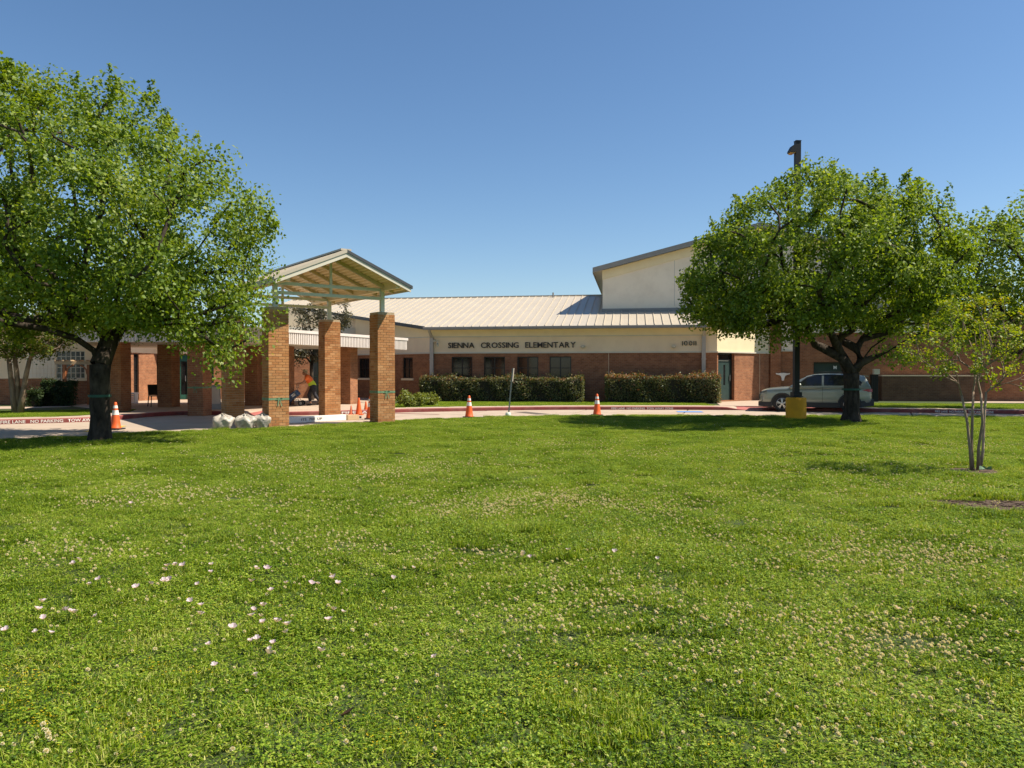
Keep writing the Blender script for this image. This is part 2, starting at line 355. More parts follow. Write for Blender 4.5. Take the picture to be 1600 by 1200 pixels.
# road: a dark base and cast slabs with open joints
ra,rb=resample(EP,90),resample(KP,90)
road=strip([p-Vector((0,.4)) for p in ra],[p+Vector((0,.1)) for p in rb],-.03,-.03,'road',M['joint'])
SM=[]
nseg=18
for i in range(nseg):
    a0,a1=i*89/nseg,(i+1)*89/nseg
    def lp(P,t): j=min(int(t),len(P)-2); return P[j].lerp(P[j+1],t-j)
    for (s0,s1) in ((0,.5),(.5,1)):
        m=6; g=.035
        lo=[]; hi=[]
        for k in range(m+1):
            t=a0+g+(a1-a0-2*g)*k/m; p,q=lp(ra,t),lp(rb,t); lo.append(p.lerp(q,s0+(.004 if s0 else -.06))); hi.append(p.lerp(q,s1-(.004 if s1<1 else 0)))
        z=random.uniform(-.002,.002)
        mb=MB(); mb.slab([(p.x,p.y) for p in lo]+[(p.x,p.y) for p in reversed(hi)],-.1,z); mb.build('slab',M['conc'],road)
# kerb with two dropped crossings, red paint, and the walk behind it
def drop(p):
    d=0
    for (x0,x1,f) in ((8.9,12.6,.7),(-9.9,-8.9,.3)):
        if p.y>26: d=max(d,min(1,max(0,min((p.x-x0)/f,(x1-p.x)/f))))
    return d
DR=[drop(p) for p in KP]
K0,K1,K2=KP,offs(KP,.16),offs(KP,1.30)
ztop=[.14*(1-d)+.012*d for d in DR]
mb=MB(); n=len(KP); inn=offs(KP,.025)
for j,(P,zf) in enumerate(((KP,lambda i:-.06),(KP,lambda i:ztop[i]*.78),(inn,lambda i:ztop[i]),(K1,lambda i:ztop[i]+.001),(K1,lambda i:-.06))):
    for i in range(n): mb.v.append((P[i].x,P[i].y,zf(i)))
for j in range(4):
    for i in range(n-1): mb.f.append((j*n+i,j*n+i+1,(j+1)*n+i+1,(j+1)*n+i)); mb.m.append(0 if (j<2) else 1)
kerb=tag(mb.build('kerb',[M['redkerb'],M['redramp']]),kind='structure')
strip(offs(KP,.165),K2,lambda i:ztop[i]-.002,.136,'pavement',[M['walk'],M['redramp']],mi=lambda i:1 if DR[i]>.25 else 0)
# kerb stencils
def kerb_text(px0,px1,s,zc=.075,h=.085):
    i0=min(range(n),key=lambda i:abs(800+F*KP[i].x/KP[i].y-px0)+(1e3 if KP[i].y<20 else 0)); i1=min(range(n),key=lambda i:abs(800+F*KP[i].x/KP[i].y-px1)+(1e3 if KP[i].y<20 else 0))
    if i1<=i0: return
    L=[0]
    for i in range(i0,i1): L.append(L[-1]+(KP[i+1]-KP[i]).length)
    me=stencil(s,L[-1],h,.012); a=np.empty(len(me.vertices)*3,np.float32); me.vertices.foreach_get('co',a); a=a.reshape(-1,3)
    for v in a:
        t=v[0]; j=0
        while j<len(L)-2 and L[j+1]<t: j+=1
        p,q=KP[i0+j],KP[i0+j+1]; u=(q-p).normalized(); nn=Vector((u.y,-u.x)); w_=p+u*(t-L[j])+nn*.006
        v[0],v[1],v[2]=w_.x,w_.y,zc-h/2+v[2]
    me.vertices.foreach_set('co',a.ravel()); me.update()
    link('lettering',me,M['white'],kerb)
kerb_text(2,168,'FIRE LANE   NO PARKING   TOW AWAY ZONE',.066,.095)
kerb_text(529,585,'FIRE LANE',.06,.08)
kerb_text(957,1049,'FIRE LANE  NO PARKING  TOW AWAY ZONE',.062,.085)
kerb_text(1462,1572,'FIRE LANE  NO PARKING  TOW AWAY ZONE',.062,.085)
# far grass bank between the walk and the building
bank=[(p.x,p.y) for p in K2]+[(60,23),(60,80),(-60,80),(-60,12)]
mb=MB(); mb.slab(bank,-.1,.125); tag(mb.build('grass_bank',M['soil']),kind='structure')
def paved(name,poly,z=.139,mat='walk',grid=1.5):
    mb=MB(); mb.slab(poly,.05,z); return tag(mb.build(name,M[mat]),kind='structure')
paved('entrance_plaza',[(-12.5,29.6),(-11,29.6),(-9.3,29.1),(-7.9,29.5),(-5.2,31.3),(-5.0,33),(-7.4,44.5),(-20,42),(-19.2,33.2),(-17,31),(-14.6,29.8),(-14,28.2)])
paved('entry_walk',[(9.0,33.1),(12.6,32.2),(13.6,33.5),(13.9,40.2),(11,38.4),(9.9,37.3),(9.4,35)],.141)
paved('side_walk',[(21.2,36.3),(60,34),(60,38),(23.6,38.6)],.139)
paved('left_walk',[(-36,25.6),(-19.8,30.6),(-18.6,32.2),(-19,33.4),(-36,28)],.137)
# bay marks, patches and the drain on the road
def patch(name,px,py,lx,ly,rz,mat):
    x,y=G(px,py); mb=MB(); mb.box(-lx/2,lx/2,-ly/2,ly/2,0,.0015)
    mb.build(name,M[mat],road,(x,y,.006),(0,0,rz))
patch('blue_marking',1078,643.6,1.0,.75,-.1,'blue'); patch('yellow_marking',1010,647.5,2.2,.12,-.1,'ypaint')
patch('yellow_marking',165,670,.5,2.2,.2,'ypaint'); patch('dark_patch',830,645.5,.55,2.0,.45,'joint')
patch('red_marking',640,646.5,.18,2.6,1.15,'redkerb')
# ------------------------------------------------------------------ the school building
O=Vector((0,38.85)); AF=R(-9); E1=Vector((math.cos(AF),math.sin(AF))); E2=Vector((-E1.y,E1.x))
def B(u,v): p=O+E1*u+E2*v; return (p.x,p.y)
sch=empty('school_building',(0,38.85,.12))
tag(sch,'long low brick school with pale metal roof and tall gabled hall behind the hedges','building')
SZ=.12
def part(o): return o
UL,UR=-4.25,10.07                       # left and right corners of the lettered front
ZS,ZB=2.535,2.60                        # top of brick, underside of stucco
class Par:                              # parts are written in world coordinates; this keeps them there under the empty
    pass
def adopt(o,parent=sch):
    o.parent=parent; o.matrix_parent_inverse=Matrix.Translation(parent.location).inverted() if parent.rotation_euler.z==0 else (Matrix.Translation(parent.location)@Matrix.Rotation(parent.rotation_euler.z,4,'Z')).inverted()
    return o
def window(p0,p1,x0,x1,z0,z1,cols=2,rows=2,glass='glass',inset=.10,frame='frame',sill=True,fw=.05):
    """framed window in a wall opening; frame > panes"""
    d=Vector((p1[0]-p0[0],p1[1]-p0[1])); a=math.atan2(d.y,d.x); d.normalize()
    nb=Vector((-d.y,d.x))*inset; loc=(p0[0]+d.x*x0+nb.x,p0[1]+d.y*x0+nb.y,z0); W,H=x1-x0,z1-z0
    mb=MB()
    mb.box(0,fw,-.03,.05,0,H); mb.box(W-fw,W,-.03,.05,0,H); mb.box(fw,W-fw,-.03,.05,0,fw); mb.box(fw,W-fw,-.03,.05,H-fw,H)
    for c in range(1,cols): x=W*c/cols; mb.box(x-fw*.55,x+fw*.55,-.025,.045,fw,H-fw)
    xs=[fw]+[v for c in range(1,cols) for v in (W*c/cols-fw*.55,W*c/cols+fw*.55)]+[W-fw]
    for r in range(1,rows):
        z=H*r/rows
        for c in range(cols): mb.box(xs[2*c],xs[2*c+1],-.02,.04,z-fw*.4,z+fw*.4)
    zs=[fw]+[v for r in range(1,rows) for v in (H*r/rows-fw*.4,H*r/rows+fw*.4)]+[H-fw]
    f=adopt(mb.build('window',M[frame],None,loc,(0,0,a)))
    for c in range(cols):
        for r in range(rows):
            k=MB(); k.box(xs[2*c],xs[2*c+1],.005,.015,zs[2*r],zs[2*r+1]); t=k.build('pane',M[glass],f)
    if sill:
        k=MB(); k.box(-.08,W+.08,-.16,-.03,-.11,-.002); k.build('sill',M['stucco'],f)
    return f
# lettered front
fp0,fp1=B(UL,0),B(UR,0)
wins=[]
for (a,b) in ((705.5,738),(756,789),(808,841),(858.5,892.5)):
    wins.append((ray_on(a,fp0,fp1),ray_on(b,fp0,fp1),1.22,2.37))
adopt(wall('brick_wall',fp0,fp1,-.1,ZS,M['brick'],None,wins))
for q in wins: window(fp0,fp1,*q,sill=False)
def band(name,p0,p1,z0,z1,out,mat,back=.25):
    d=Vector((p1[0]-p0[0],p1[1]-p0[1])); L=d.length; mb=MB(); mb.box(-out*.4,L+out*.4,-out,back,z0,z1)
    return adopt(mb.build(name,M[mat],None,(p0[0],p0[1],0),(0,0,math.atan2(d.y,d.x))))
adopt(wall('stucco_wall',fp0,fp1,ZB,3.36,M['stucco'],None,off=.02))
band('sill_course',fp0,fp1,ZS,ZB,.06,'trim'); band('moulding',fp0,fp1,3.36,3.41,.07,'trim'); band('frieze',fp0,fp1,3.41,3.90,.045,'cream')
# recess wall, turning back to the left
KX=(-8.84,43.6); rp0,rp1=KX,fp0
rw=[]
for (a,b) in ((629.5,645),(561,577)): rw.append((ray_on(a,rp0,rp1),ray_on(b,rp0,rp1),1.26,2.36))
adopt(wall('brick_wall',rp0,rp1,-.1,ZS,M['brick'],None,rw))
for q in rw: window(rp0,rp1,*q,cols=2,rows=2)
adopt(wall('stucco_wall',rp0,rp1,ZB,3.36,M['stucco'],None,off=.02)); band('sill_course',rp0,rp1,ZS,ZB,.06,'trim'); band('moulding',rp0,rp1,3.36,3.41,.07,'trim')
# stucco gable part of the recess wall up to the sloping roof edge
dv=Vector(fp0)-Vector(rp0); Lr=dv.length; ra_=math.atan2(dv.y,dv.x)
PITCH=.25; EOV=.62; ZE=3.87
def dback(x,y): q=Vector((x,y))-O; return q.dot(E2)
def zroof(x,y): return ZE+PITCH*(dback(x,y)+EOV)
mb=MB(); zl=zroof(*rp0)-.10; zr_=zroof(*rp1)-.10
mb.prism([(0,3.41),(Lr,3.41),(Lr,zr_),(0,zl)],-.045,.2); adopt(mb.build('frieze',M['cream'],None,(rp0[0],rp0[1],0),(0,0,ra_)))
mb=MB(); kl=5.0; ko=Vector(KX)-O; uk,vk=ko.dot(E1),ko.dot(E2)
zz=lambda u_: ZE+PITCH*(max(-EOV,-EOV+(uC_-u_)*math.tan(R(34)))+EOV)-.12
uC_=UL-.15
mb.prism([(uk-kl,3.3),(uk,3.3),(uk,zz(uk)),(uk-kl,zz(uk-kl))],vk-.02,vk+.2); adopt(mb.build('stucco_wall',M['stucco'],None,(O.x,O.y,0),(0,0,AF)))
# diagonal wall with the side door, right of the front
q0,q1=fp1,(13.48,40.05)
dx0,dx1=ray_on(1122,q0,q1),ray_on(1147.5,q0,q1)
adopt(wall('brick_wall',q0,q1,-.1,ZS,M['brick'],None,[(dx0,dx1,.2,ZS)],thick=.35))
dd=(Vector(q1)-Vector(q0)); da=math.atan2(dd.y,dd.x); dd.normalize()
adopt(wall('stucco_wall',q0,q1,ZB,4.2,M['cream'],None,off=.0)); band('sill_course',q0,q1,ZS,ZB,.07,'trim')
def door(p0,p1,x0,x1,z0,z1,mat,inset=.22,glassrect=None,transom=None):
    d=Vector((p1[0]-p0[0],p1[1]-p0[1])); a=math.atan2(d.y,d.x); d.normalize(); nb=Vector((-d.y,d.x))*inset
    W,H=x1-x0,z1-z0; loc=(p0[0]+d.x*x0+nb.x,p0[1]+d.y*x0+nb.y,z0); fr=.07
    hz=H if not transom else transom
    mb=MB(); mb.box(0,fr,-.05,.06,0,H); mb.box(W-fr,W,-.05,.06,0,H); mb.box(fr,W-fr,-.05,.06,H-fr,H)
    if transom: mb.box(fr,W-fr,-.05,.06,hz,hz+fr)
    f=adopt(mb.build('door_frame',M['frame'] if mat=='teal' else M[mat],None,loc,(0,0,a)))
    lf=MB()
    if glassrect:
        g=glassrect; lf.box(fr,g[0],-.02,.02,.0,hz-.01); lf.box(g[1],W-fr,-.02,.02,0,hz-.01); lf.box(g[0],g[1],-.02,.02,0,g[2]); lf.box(g[0],g[1],-.02,.02,g[3],hz-.01)
    else: lf.box(fr,W-fr,-.02,.02,.0,hz-.01)
    lf.build('door_leaf',M[mat],f)
    if glassrect: k=MB(); k.box(g[0],g[1],-.005,.005,g[2],g[3]); k.build('pane',M['glass'],f)
    if transom: k=MB(); k.box(fr,W-fr,0,.01,hz+fr,H-fr); k.build('pane',M['glass'],f)
    k=MB(); k.bar((W-fr-.12,-.07,.95),(W-fr-.12,-.07,1.25),.03,.03); k.box(W-fr-.14,W-fr-.10,-.065,-.02,1.0,1.04); k.build('handle',M['steel'],f)
    return f
door(q0,q1,dx0,dx1,.2,ZS,'teal',.2,((dx1-dx0)*.5,(dx1-dx0)*.62,.75,1.75),1.95)
# hall: brick foot, stucco gable above, parallel to the front and set back
GW=3.2                                   # how far back the hall wall stands
h0=B(4.42,GW); h1=B(20.4,GW); hq=q1
dgx0,dgx1=ray_on(1271,q1,B(34,dback(*q1))),ray_on(1318,q1,B(34,dback(*q1)))
vq=dback(*q1); fw1=B(34,vq)
adopt(wall('brick_wall',q1,fw1,-.1,4.5,M['brick'],None,[(dgx0,dgx1,.12,2.1)],thick=.3))
door(q1,fw1,dgx0,dgx1,.12,2.1,'teal',.2)
me=text_mesh('M',.22,.004,.01); o=link('letter',me,M['paper'],None); pz=Vector(q1)+E1*(dgx0+(dgx1-dgx0)*.68)+E2*.12
o.location=(pz.x,pz.y,1.75); o.rotation_euler=(R(90),0,AF); adopt(o)
# pilaster and niche panel near the diagonal
band('pilaster',B(ray_on(1205,q1,fw1)+(Vector(q1)-O).dot(E1),vq),B(ray_on(1217,q1,fw1)+(Vector(q1)-O).dot(E1),vq),-.1,4.5,.18,'brick',.05)
nb0=B((Vector(q1)-O).dot(E1)+.55,vq); nb1=B((Vector(q1)-O).dot(E1)+1.1,vq)
band('niche_panel',nb0,nb1,2.74,3.9,.03,'stucco_pale',.02); band('niche_sill',nb0,nb1,2.66,2.74,.09,'trim',.02)
# plinth with a dark gate post beside it
pl0=B((Vector(q1)-O).dot(E1)+ray_on(1373,q1,fw1),vq); pl1=B((Vector(q1)-O).dot(E1)+ray_on(1532,q1,fw1),vq)
adopt(wall('plinth_wall',(pl0[0]-E2.x*.5,pl0[1]-E2.y*.5),(pl1[0]-E2.x*.5,pl1[1]-E2.y*.5),-.1,1.38,M['brick_dark'],None,thick=.48))
band('plinth_coping',(pl0[0]-E2.x*.5,pl0[1]-E2.y*.5),(pl1[0]-E2.x*.5,pl1[1]-E2.y*.5),1.38,1.43,.03,'stucco',.48)
# stucco gable of the hall
gx0,gx1=4.42,20.6; gz0=7.05; half=(gx1-gx0)/2; gzA=gz0+half*.25
mb=MB(); mb.prism([(gx0,3.6),(gx1,3.6),(gx1,gz0),((gx0+gx1)/2,gzA),(gx0,gz0)],GW,GW+.3)
hw=adopt(mb.build('stucco_wall',M['stucco_pale'],None,(O.x,O.y,0),(0,0,AF)))
mb=MB(); mb.box(gx0-.001,gx0+.3,GW+.3,GW+18,3.0,gz0); adopt(mb.build('side_wall',M['stucco_pale'],None,(O.x,O.y,0),(0,0,AF))); mb=MB(); mb.box(gx1-.3,gx1+.001,GW+.3,GW+18,0,gz0); adopt(mb.build('side_wall',M['stucco_pale'],None,(O.x,O.y,0),(0,0,AF)))
def frame_M(): return (O.x,O.y,0),(0,0,AF)
# hall frieze under the rake
mb=MB()
for s in (-1,1):
    xm=(gx0+gx1)/2; xe=xm+s*(half+.02)
    mb.prism([(xm,gzA-.48),(xm,gzA-.02),(xe,gz0-.02),(xe,gz0-.5)],GW-.06,GW-.004)
adopt(mb.build('frieze',M['cream'],None,*frame_M()))
OVH=.5
for s in (-1,1):
    xm=(gx0+gx1)/2; xe=xm+s*(half+.48); ze=gz0-.48*.25
    mb=MB(); mb.prism([(xm,gzA+.02),(xm,gzA+.20),(xe,ze+.20),(xe,ze+.02)],GW-OVH,GW+18.3)
    rf=adopt(mb.build('roof',M['roof'],None,*frame_M()))
    mb=MB(); mb.prism([(xm,gzA-.05),(xm,gzA+.215),(xe,ze+.215),(xe,ze-.05)],GW-OVH-.03,GW-OVH-.002); mb.box(min(xe,xe+s*.03),max(xe,xe+s*.03),GW-OVH-.03,GW+18.3,ze-.10,ze+.21)
    adopt(mb.build('roof_edge',M['gutter'],None,*frame_M()))
# main low roof: one standing seam pan after another
SEAM=.41
roof=MB(); vtop=9.0
uC=UL-.15; tanr=math.tan(R(34))
uLend=uC-11.5
roof.prism([(uLend,0),(uC,0),(uC,.02),(uLend,.02)],vtop+.3,vtop+.32)
rb_=MB(); rb_.bar((uLend,vtop,ZE+PITCH*(vtop+EOV)+.02),(gx0-.02,vtop,ZE+PITCH*(vtop+EOV)+.02),.22,.07)
roofo=adopt(rb_.build('roof',M['roof'],None,*frame_M())); 
u=uLend; uRend=UR+.35
while u<uRend:
    ua,ub=u,min(u+SEAM,uRend)
    def vs_(q): return max(-EOV,-EOV+(uC-q)*tanr)
    def ve_(q): return vtop if q<gx0+.01 else GW-.02
    va,vb=vs_(ua),vs_(ub); ve=ve_((ua+ub)/2)
    if ub<=gx0+SEAM or True:
        Z=lambda v:ZE+PITCH*(v+EOV)
        jz=random.uniform(-.002,.002)
        mb=MB()
        g=.004
        A=[(ua+g,va,Z(va)+jz),(ub-g,vb,Z(vb)+jz),(ub-g,ve,Z(ve)+jz),(ua+g,ve,Z(ve)+jz)]
        mb.add(A+[(x,y,z-.03) for x,y,z in A],[(0,1,2,3),(7,6,5,4),(0,4,5,1),(1,5,6,2),(2,6,7,3),(3,7,4,0)])
        s=.022
        Bq=[(ua+g,va,Z(va)),(ua+g+s,va+(vb-va)*s/SEAM,Z(va)),(ua+g+s,ve,Z(ve)),(ua+g,ve,Z(ve))]
        mb.add([(x,y,z+.002) for x,y,z in Bq]+[(x,y,z+.05) for x,y,z in Bq],[(4,5,6,7),(0,1,5,4),(1,2,6,5),(2,3,7,6),(3,0,4,7)])
        mb.build('roof_panel',M['roof'],roofo)
    u+=SEAM
# far slope, soffit, gutter, edges
mb=MB(); Zt=ZE+PITCH*(vtop+EOV)
mb.add([(uLend,vtop,Zt-.04),(gx0,vtop,Zt-.04),(gx0,vtop+12,Zt-3),(uLend,vtop+12,Zt-3)],[(0,1,2,3)]); adopt(mb.build('rear_roof',M['roof'],None,*frame_M()))
mb=MB(); mb.box(uC,uRend,-EOV+.02,-.05,3.74,3.76); adopt(mb.build('soffit',M['cream'],None,*frame_M()))
mb=MB(); mb.box(uC-.05,uRend,-EOV-.13,-EOV,3.715,3.865); adopt(mb.build('gutter',M['gutter'],None,*frame_M(),bevel=.02))
mb=MB(); pe0=(uC,-EOV-.02,ZE-.05); le=11.0; pe1=(uC-le,-EOV+le*tanr,ZE+PITCH*le*tanr-.05); mb.bar(pe0,pe1,.06,.17)
adopt(mb.build('roof_edge',M['roofedge'],None,*frame_M()))
mb=MB(); mb.box(gx0-.05,gx1,GW-.07,GW-.002,ZE+PITCH*(GW+EOV)-.02,ZE+PITCH*(GW+EOV)+.16); adopt(mb.build('flashing',M['gutter'],None,*frame_M()))
mb=MB(); mb.tube([(1.2,vtop-.5,5.9),(1.2,vtop-.5,6.45)],.05,8); adopt(mb.build('vent_pipe',M['gutter'],None,*frame_M()))
mb=MB(); mb.tube([(8.6,GW-.5,4.6),(8.6,GW-.5,5.0)],.05,8); adopt(mb.build('vent_pipe',M['gutter'],None,*frame_M()))
# downspouts
def spout(px,u):
    mb=MB(); mb.bar((u,-EOV-.06,3.76),(u,-.14,3.36),.12,.10); mb.box(u-.09,u+.09,-.19,-.05,.1,3.36); mb.box(u-.11,u+.11,-.21,-.065,2.2,2.25)
    adopt(mb.build('downspout',M['spout'],None,*frame_M()))
spout(672,UL+.1); spout(1099,(Vector(B(0,0))-O).dot(E1)+ray_on(1099,fp0,fp1)+UL)
# lettering on the front, letter by letter
def sign(text,px0,px1,base,cap,word=.30,off=.008,gap=.085):
    x0,x1=ray_on(px0,fp0,fp1),ray_on(px1,fp0,fp1); items=[]; pos=0
    for ch in text:
        if ch==' ': pos+=word/.287*.7*1.0; continue
        me=text_mesh(ch,1,.03,off); lo,hi=mbounds(me); items.append((me,pos,lo,hi)); pos+=float(hi[0]-lo[0])+gap
    L=pos-gap; k=(x1-x0)/L
    for me,p,lo,hi in items:
        a=np.empty(len(me.vertices)*3,np.float32); me.vertices.foreach_get('co',a); a=a.reshape(-1,3); h0_=.729
        a[:,0]=(a[:,0]-lo[0])*k; a[:,1]=a[:,1]*cap/h0_; a[:,2]*=1.0; me.vertices.foreach_set('co',a.ravel()); me.update()
        q=Vector(fp0)+E1*(x0+p*k)-E2*.055
        o=link('letter',me,M['letter'],None,(q.x,q.y,base),(R(90),0,AF)); adopt(o)
sign('SIENNA CROSSING ELEMENTARY',700.8,899.5,2.815,.287)
sign('10011',1065.5,1087.5,2.88,.235,off=-.012,gap=.17)
# control joints in the brick and the stucco
for u_,z0_,z1_,v_ in ((ray_on(951,fp0,fp1)+UL,-.1,ZS-.01,0),):
    mb=MB(); mb.box(u_-.009,u_+.009,-.003,.02,z0_,z1_); adopt(mb.build('control_joint',M['stucco'],None,*frame_M()))
for u_ in (8.2,12.4,16.6):
    mb=MB(); mb.box(u_-.01,u_+.01,GW-.003,GW+.02,5.1,min(gzA,gz0+(u_-gx0)*.25 if u_<(gx0+gx1)/2 else gz0+(gx1-u_)*.25)-.5); adopt(mb.build('control_joint',M['spout'],None,*frame_M()))
jx=ray_on(1187,q0,q1); mb=MB(); mb.box(jx-.01,jx+.01,-.003,.02,-.1,ZS-.01); adopt(mb.build('control_joint',M['stucco'],None,(q0[0],q0[1],0),(0,0,da)))
# wall lights and a camera under the eave
for px,pz in ((911,2.86),(1052,2.84)):
    q=Vector(fp0)+E1*ray_on(px,fp0,fp1); mb=MB(); mb.lathe([(.02,-.10),(.09,-.06),(.12,0),(.12,.03),(.03,.05)],12); mb.box(-.07,.07,-.02,.14,.0,.05)
    adopt(mb.build('wall_light',M['trim'],None,(q.x-E2.x*.15,q.y-E2.y*.15,pz),(0,0,AF)))
q=Vector(fp0)+E1*ray_on(684,fp0,fp1); mb=MB(); mb.box(-.05,.05,-.02,.1,.05,.25); mb.bar((0,-.03,.1),(.12,-.32,-.02),.09,.09); mb.bar((-.1,-.03,.25),(-.14,-.2,.22),.08,.08)
adopt(mb.build('security_camera',M['trim'],None,(q.x-E2.x*.1,q.y-E2.y*.1,2.95),(0,0,AF)))
# rear body so the roof is not hollow from the side
# ------------------------------------------------------------------ entrance wing on the left (same building)
P1,P2,P3=(-18.5,40.0),(-19.1,35.2),(-34,31.6)
ops=[]; w1=(P1,KX)
for (a,b,z0,z1) in ((241,252,.2,2.5),(278,296,.15,2.5),(325,334,1.0,2.5),(403,411,.2,2.5),(484,498,.2,2.5),(530,537,.15,2.5)):
    ops.append((ray_on(a,*w1),ray_on(b,*w1),z0,z1))
adopt(wall('brick_wall',*w1,-.1,2.55,M['brick'],None,ops))
for i,q in enumerate(ops):
    if i==1: door(*w1,*q,'green',.1,((q[1]-q[0])*.25,(q[1]-q[0])*.78,.25,2.0))
    elif i in (2,4): window(*w1,*q,cols=1,rows=2,glass='glass2',frame='green',sill=False)
    else: window(*w1,*q,cols=1,rows=3,sill=False)
adopt(wall('stucco_wall',*w1,2.55,3.7,M['stucco'],None,off=.015))
w2=(P2,P1); ops2=[(ray_on(209,*w2),ray_on(217,*w2),.2,2.5)]
adopt(wall('brick_wall',*w2,-.1,2.55,M['brick'],None,ops2)); window(*w2,*ops2[0],cols=1,rows=3,sill=False)
adopt(wall('stucco_wall',*w2,2.55,3.7,M['stucco'],None,off=.015))
w3=(P3,P2)
gb=[(ray_on(88,*w3),ray_on(133,*w3),1.3,2.55)]
adopt(wall('brick_wall',*w3,-.1,1.3,M['brick'],None)); adopt(wall('block_wall',*w3,1.3,2.6,M['stucco'],None,gb))
window(*w3,*gb[0],cols=6,rows=5,glass='glass2',frame='trim',fw=.035,inset=.06)
adopt(wall('stucco_wall',*w3,2.6,3.7,M['stucco'],None,off=.015))
mb=MB()
for i in range(1,5): pass
L3=math.hypot(P2[0]-P3[0],P2[1]-P3[1]); a3=math.atan2(P2[1]-P3[1],P2[0]-P3[0])
xa,xb=ray_on(40,*w3),ray_on(86,*w3)
for r_ in range(6):
    for c in range(8):
        x=xa+(xb-xa)*c/8
        k=MB(); k.box(x+.006,x+(xb-xa)/8-.006,-.02,.0,1.32+r_*.21+.006,1.32+(r_+1)*.21-.006)
        adopt(k.build('tile',M['stucco_pale'],None,(P3[0],P3[1],0),(0,0,a3)))
mb=MB(); mb.slab([(P3[0],P3[1]-1.5),(P2[0]+.9,P2[1]-1.5),(P1[0]+.9,P1[1]-.3),KX,(KX[0]+3,KX[1]+10),(-34,50)],3.7,4.05); adopt(mb.build('flat_roof',M['trim'],None))  # front overhang added to shade the left wing wall below
# ------------------------------------------------------------------ brick pillars
BL,BD,BH,CH=.187,.09,.0672,.0782
def brickmesh(lx,ly):
    mb=MB(); mb.box(-lx/2,lx/2,-ly/2,ly/2,-BH/2,BH/2); me=mb.mesh('brick'); me.materials.append(M['brick_tan']); return me
BX,BY=brickmesh(BL,BD),brickmesh(BD,BL)
def pillar(parent,x,y,h=3.44,w=.58,single=True):
    """brick pier: mortar core with bricks proud of it; the two faces towards the lawn brick by brick"""
    core=MB(); e=w/2-.009; core.box(-e,e,-e,e,-.1,h-.004)
    p=core.build('pillar',M['mortar'],parent,(x,y,0)); rest=MB(); nc=int(h/CH)
    for c in range(nc):
        z=(c+.5)*CH; L=[]
        for k in range(3): L.append((( -w/2+BL/2+k*(BL+.0095)),-(w/2-BD/2)))
        Lb=[(a,-b) for a,b in L]
        sh=[(-(w/2-BD/2),-(BL+.0095)/2),(-(w/2-BD/2),(BL+.0095)/2)]; shb=[(-a,b) for a,b in sh]
        if c%2==0: sets=[(L,'x',1),(sh,'y',1),(Lb,'x',0),(shb,'y',0)]
        else: sets=[([(b,a) for a,b in L],'y',1),([(b,a) for a,b in sh],'x',1),([(b,a) for a,b in Lb],'y',0),([(b,a) for a,b in shb],'x',0)]
        for pts,ax,vis in sets:
            for (bx,by) in pts:
                jx,jy=random.uniform(-.002,.002),random.uniform(-.002,.002)
                if vis and single:
                    o=bpy.data.objects.new('brick',BX if ax=='x' else BY); COL.objects.link(o); o.parent=p; o.location=(bx+jx,by+jy,z)
                else:
                    lx,ly=(BL,BD) if ax=='x' else (BD,BL); rest.box(bx-lx/2,bx+lx/2,by-ly/2,by+ly/2,z-BH/2,z+BH/2)
    r=rest.build('bricks',M['brick_tan'],p); r['kind']='stuff'
    return p
# ------------------------------------------------------------------ gabled drive-through canopy
TH=R(36); ex,ey=Vector((math.cos(TH),math.sin(TH))),Vector((-math.sin(TH),math.cos(TH)))
CO=Vector((-5.40,22.93))
can=empty('entrance_canopy',(CO.x,CO.y,0),TH)
tag(can,'tan brick drive-through canopy with a pale gabled metal roof on four square pillars','canopy')
DP=4.15; HX=1.68
for (x,y) in ((HX,0),(-HX,0),(HX,DP),(-HX,DP)): pillar(can,x,y)
for (x,y) in ((HX,0),(-HX,0),(HX,DP),(-HX,DP)):
    mb=MB(); mb.box(x-.06,x+.06,y-.06,y+.06,3.453,4.098); mb.box(x-.12,x+.12,y-.12,y+.12,3.436,3.452); mb.build('post',M['mint'],can)
for y in (0,DP):
    for z in (3.87,4.14):
        mb=MB(); mb.box(-HX+.06,HX-.06,y-.05,y+.05,z-.045,z+.045); mb.build('beam',M['mint'],can)
    mb=MB(); mb.box(-.035,.035,y-.036,y+.036,4.187,4.86); mb.box(-.035,.035,y-.036,y+.036,3.917,4.093); mb.build('king_post',M['mint'],can)
RW,ZEV,ZAP,Y0,Y1=2.06,4.19,5.07,-1.12,5.75
sl_=(ZAP-ZEV)/RW
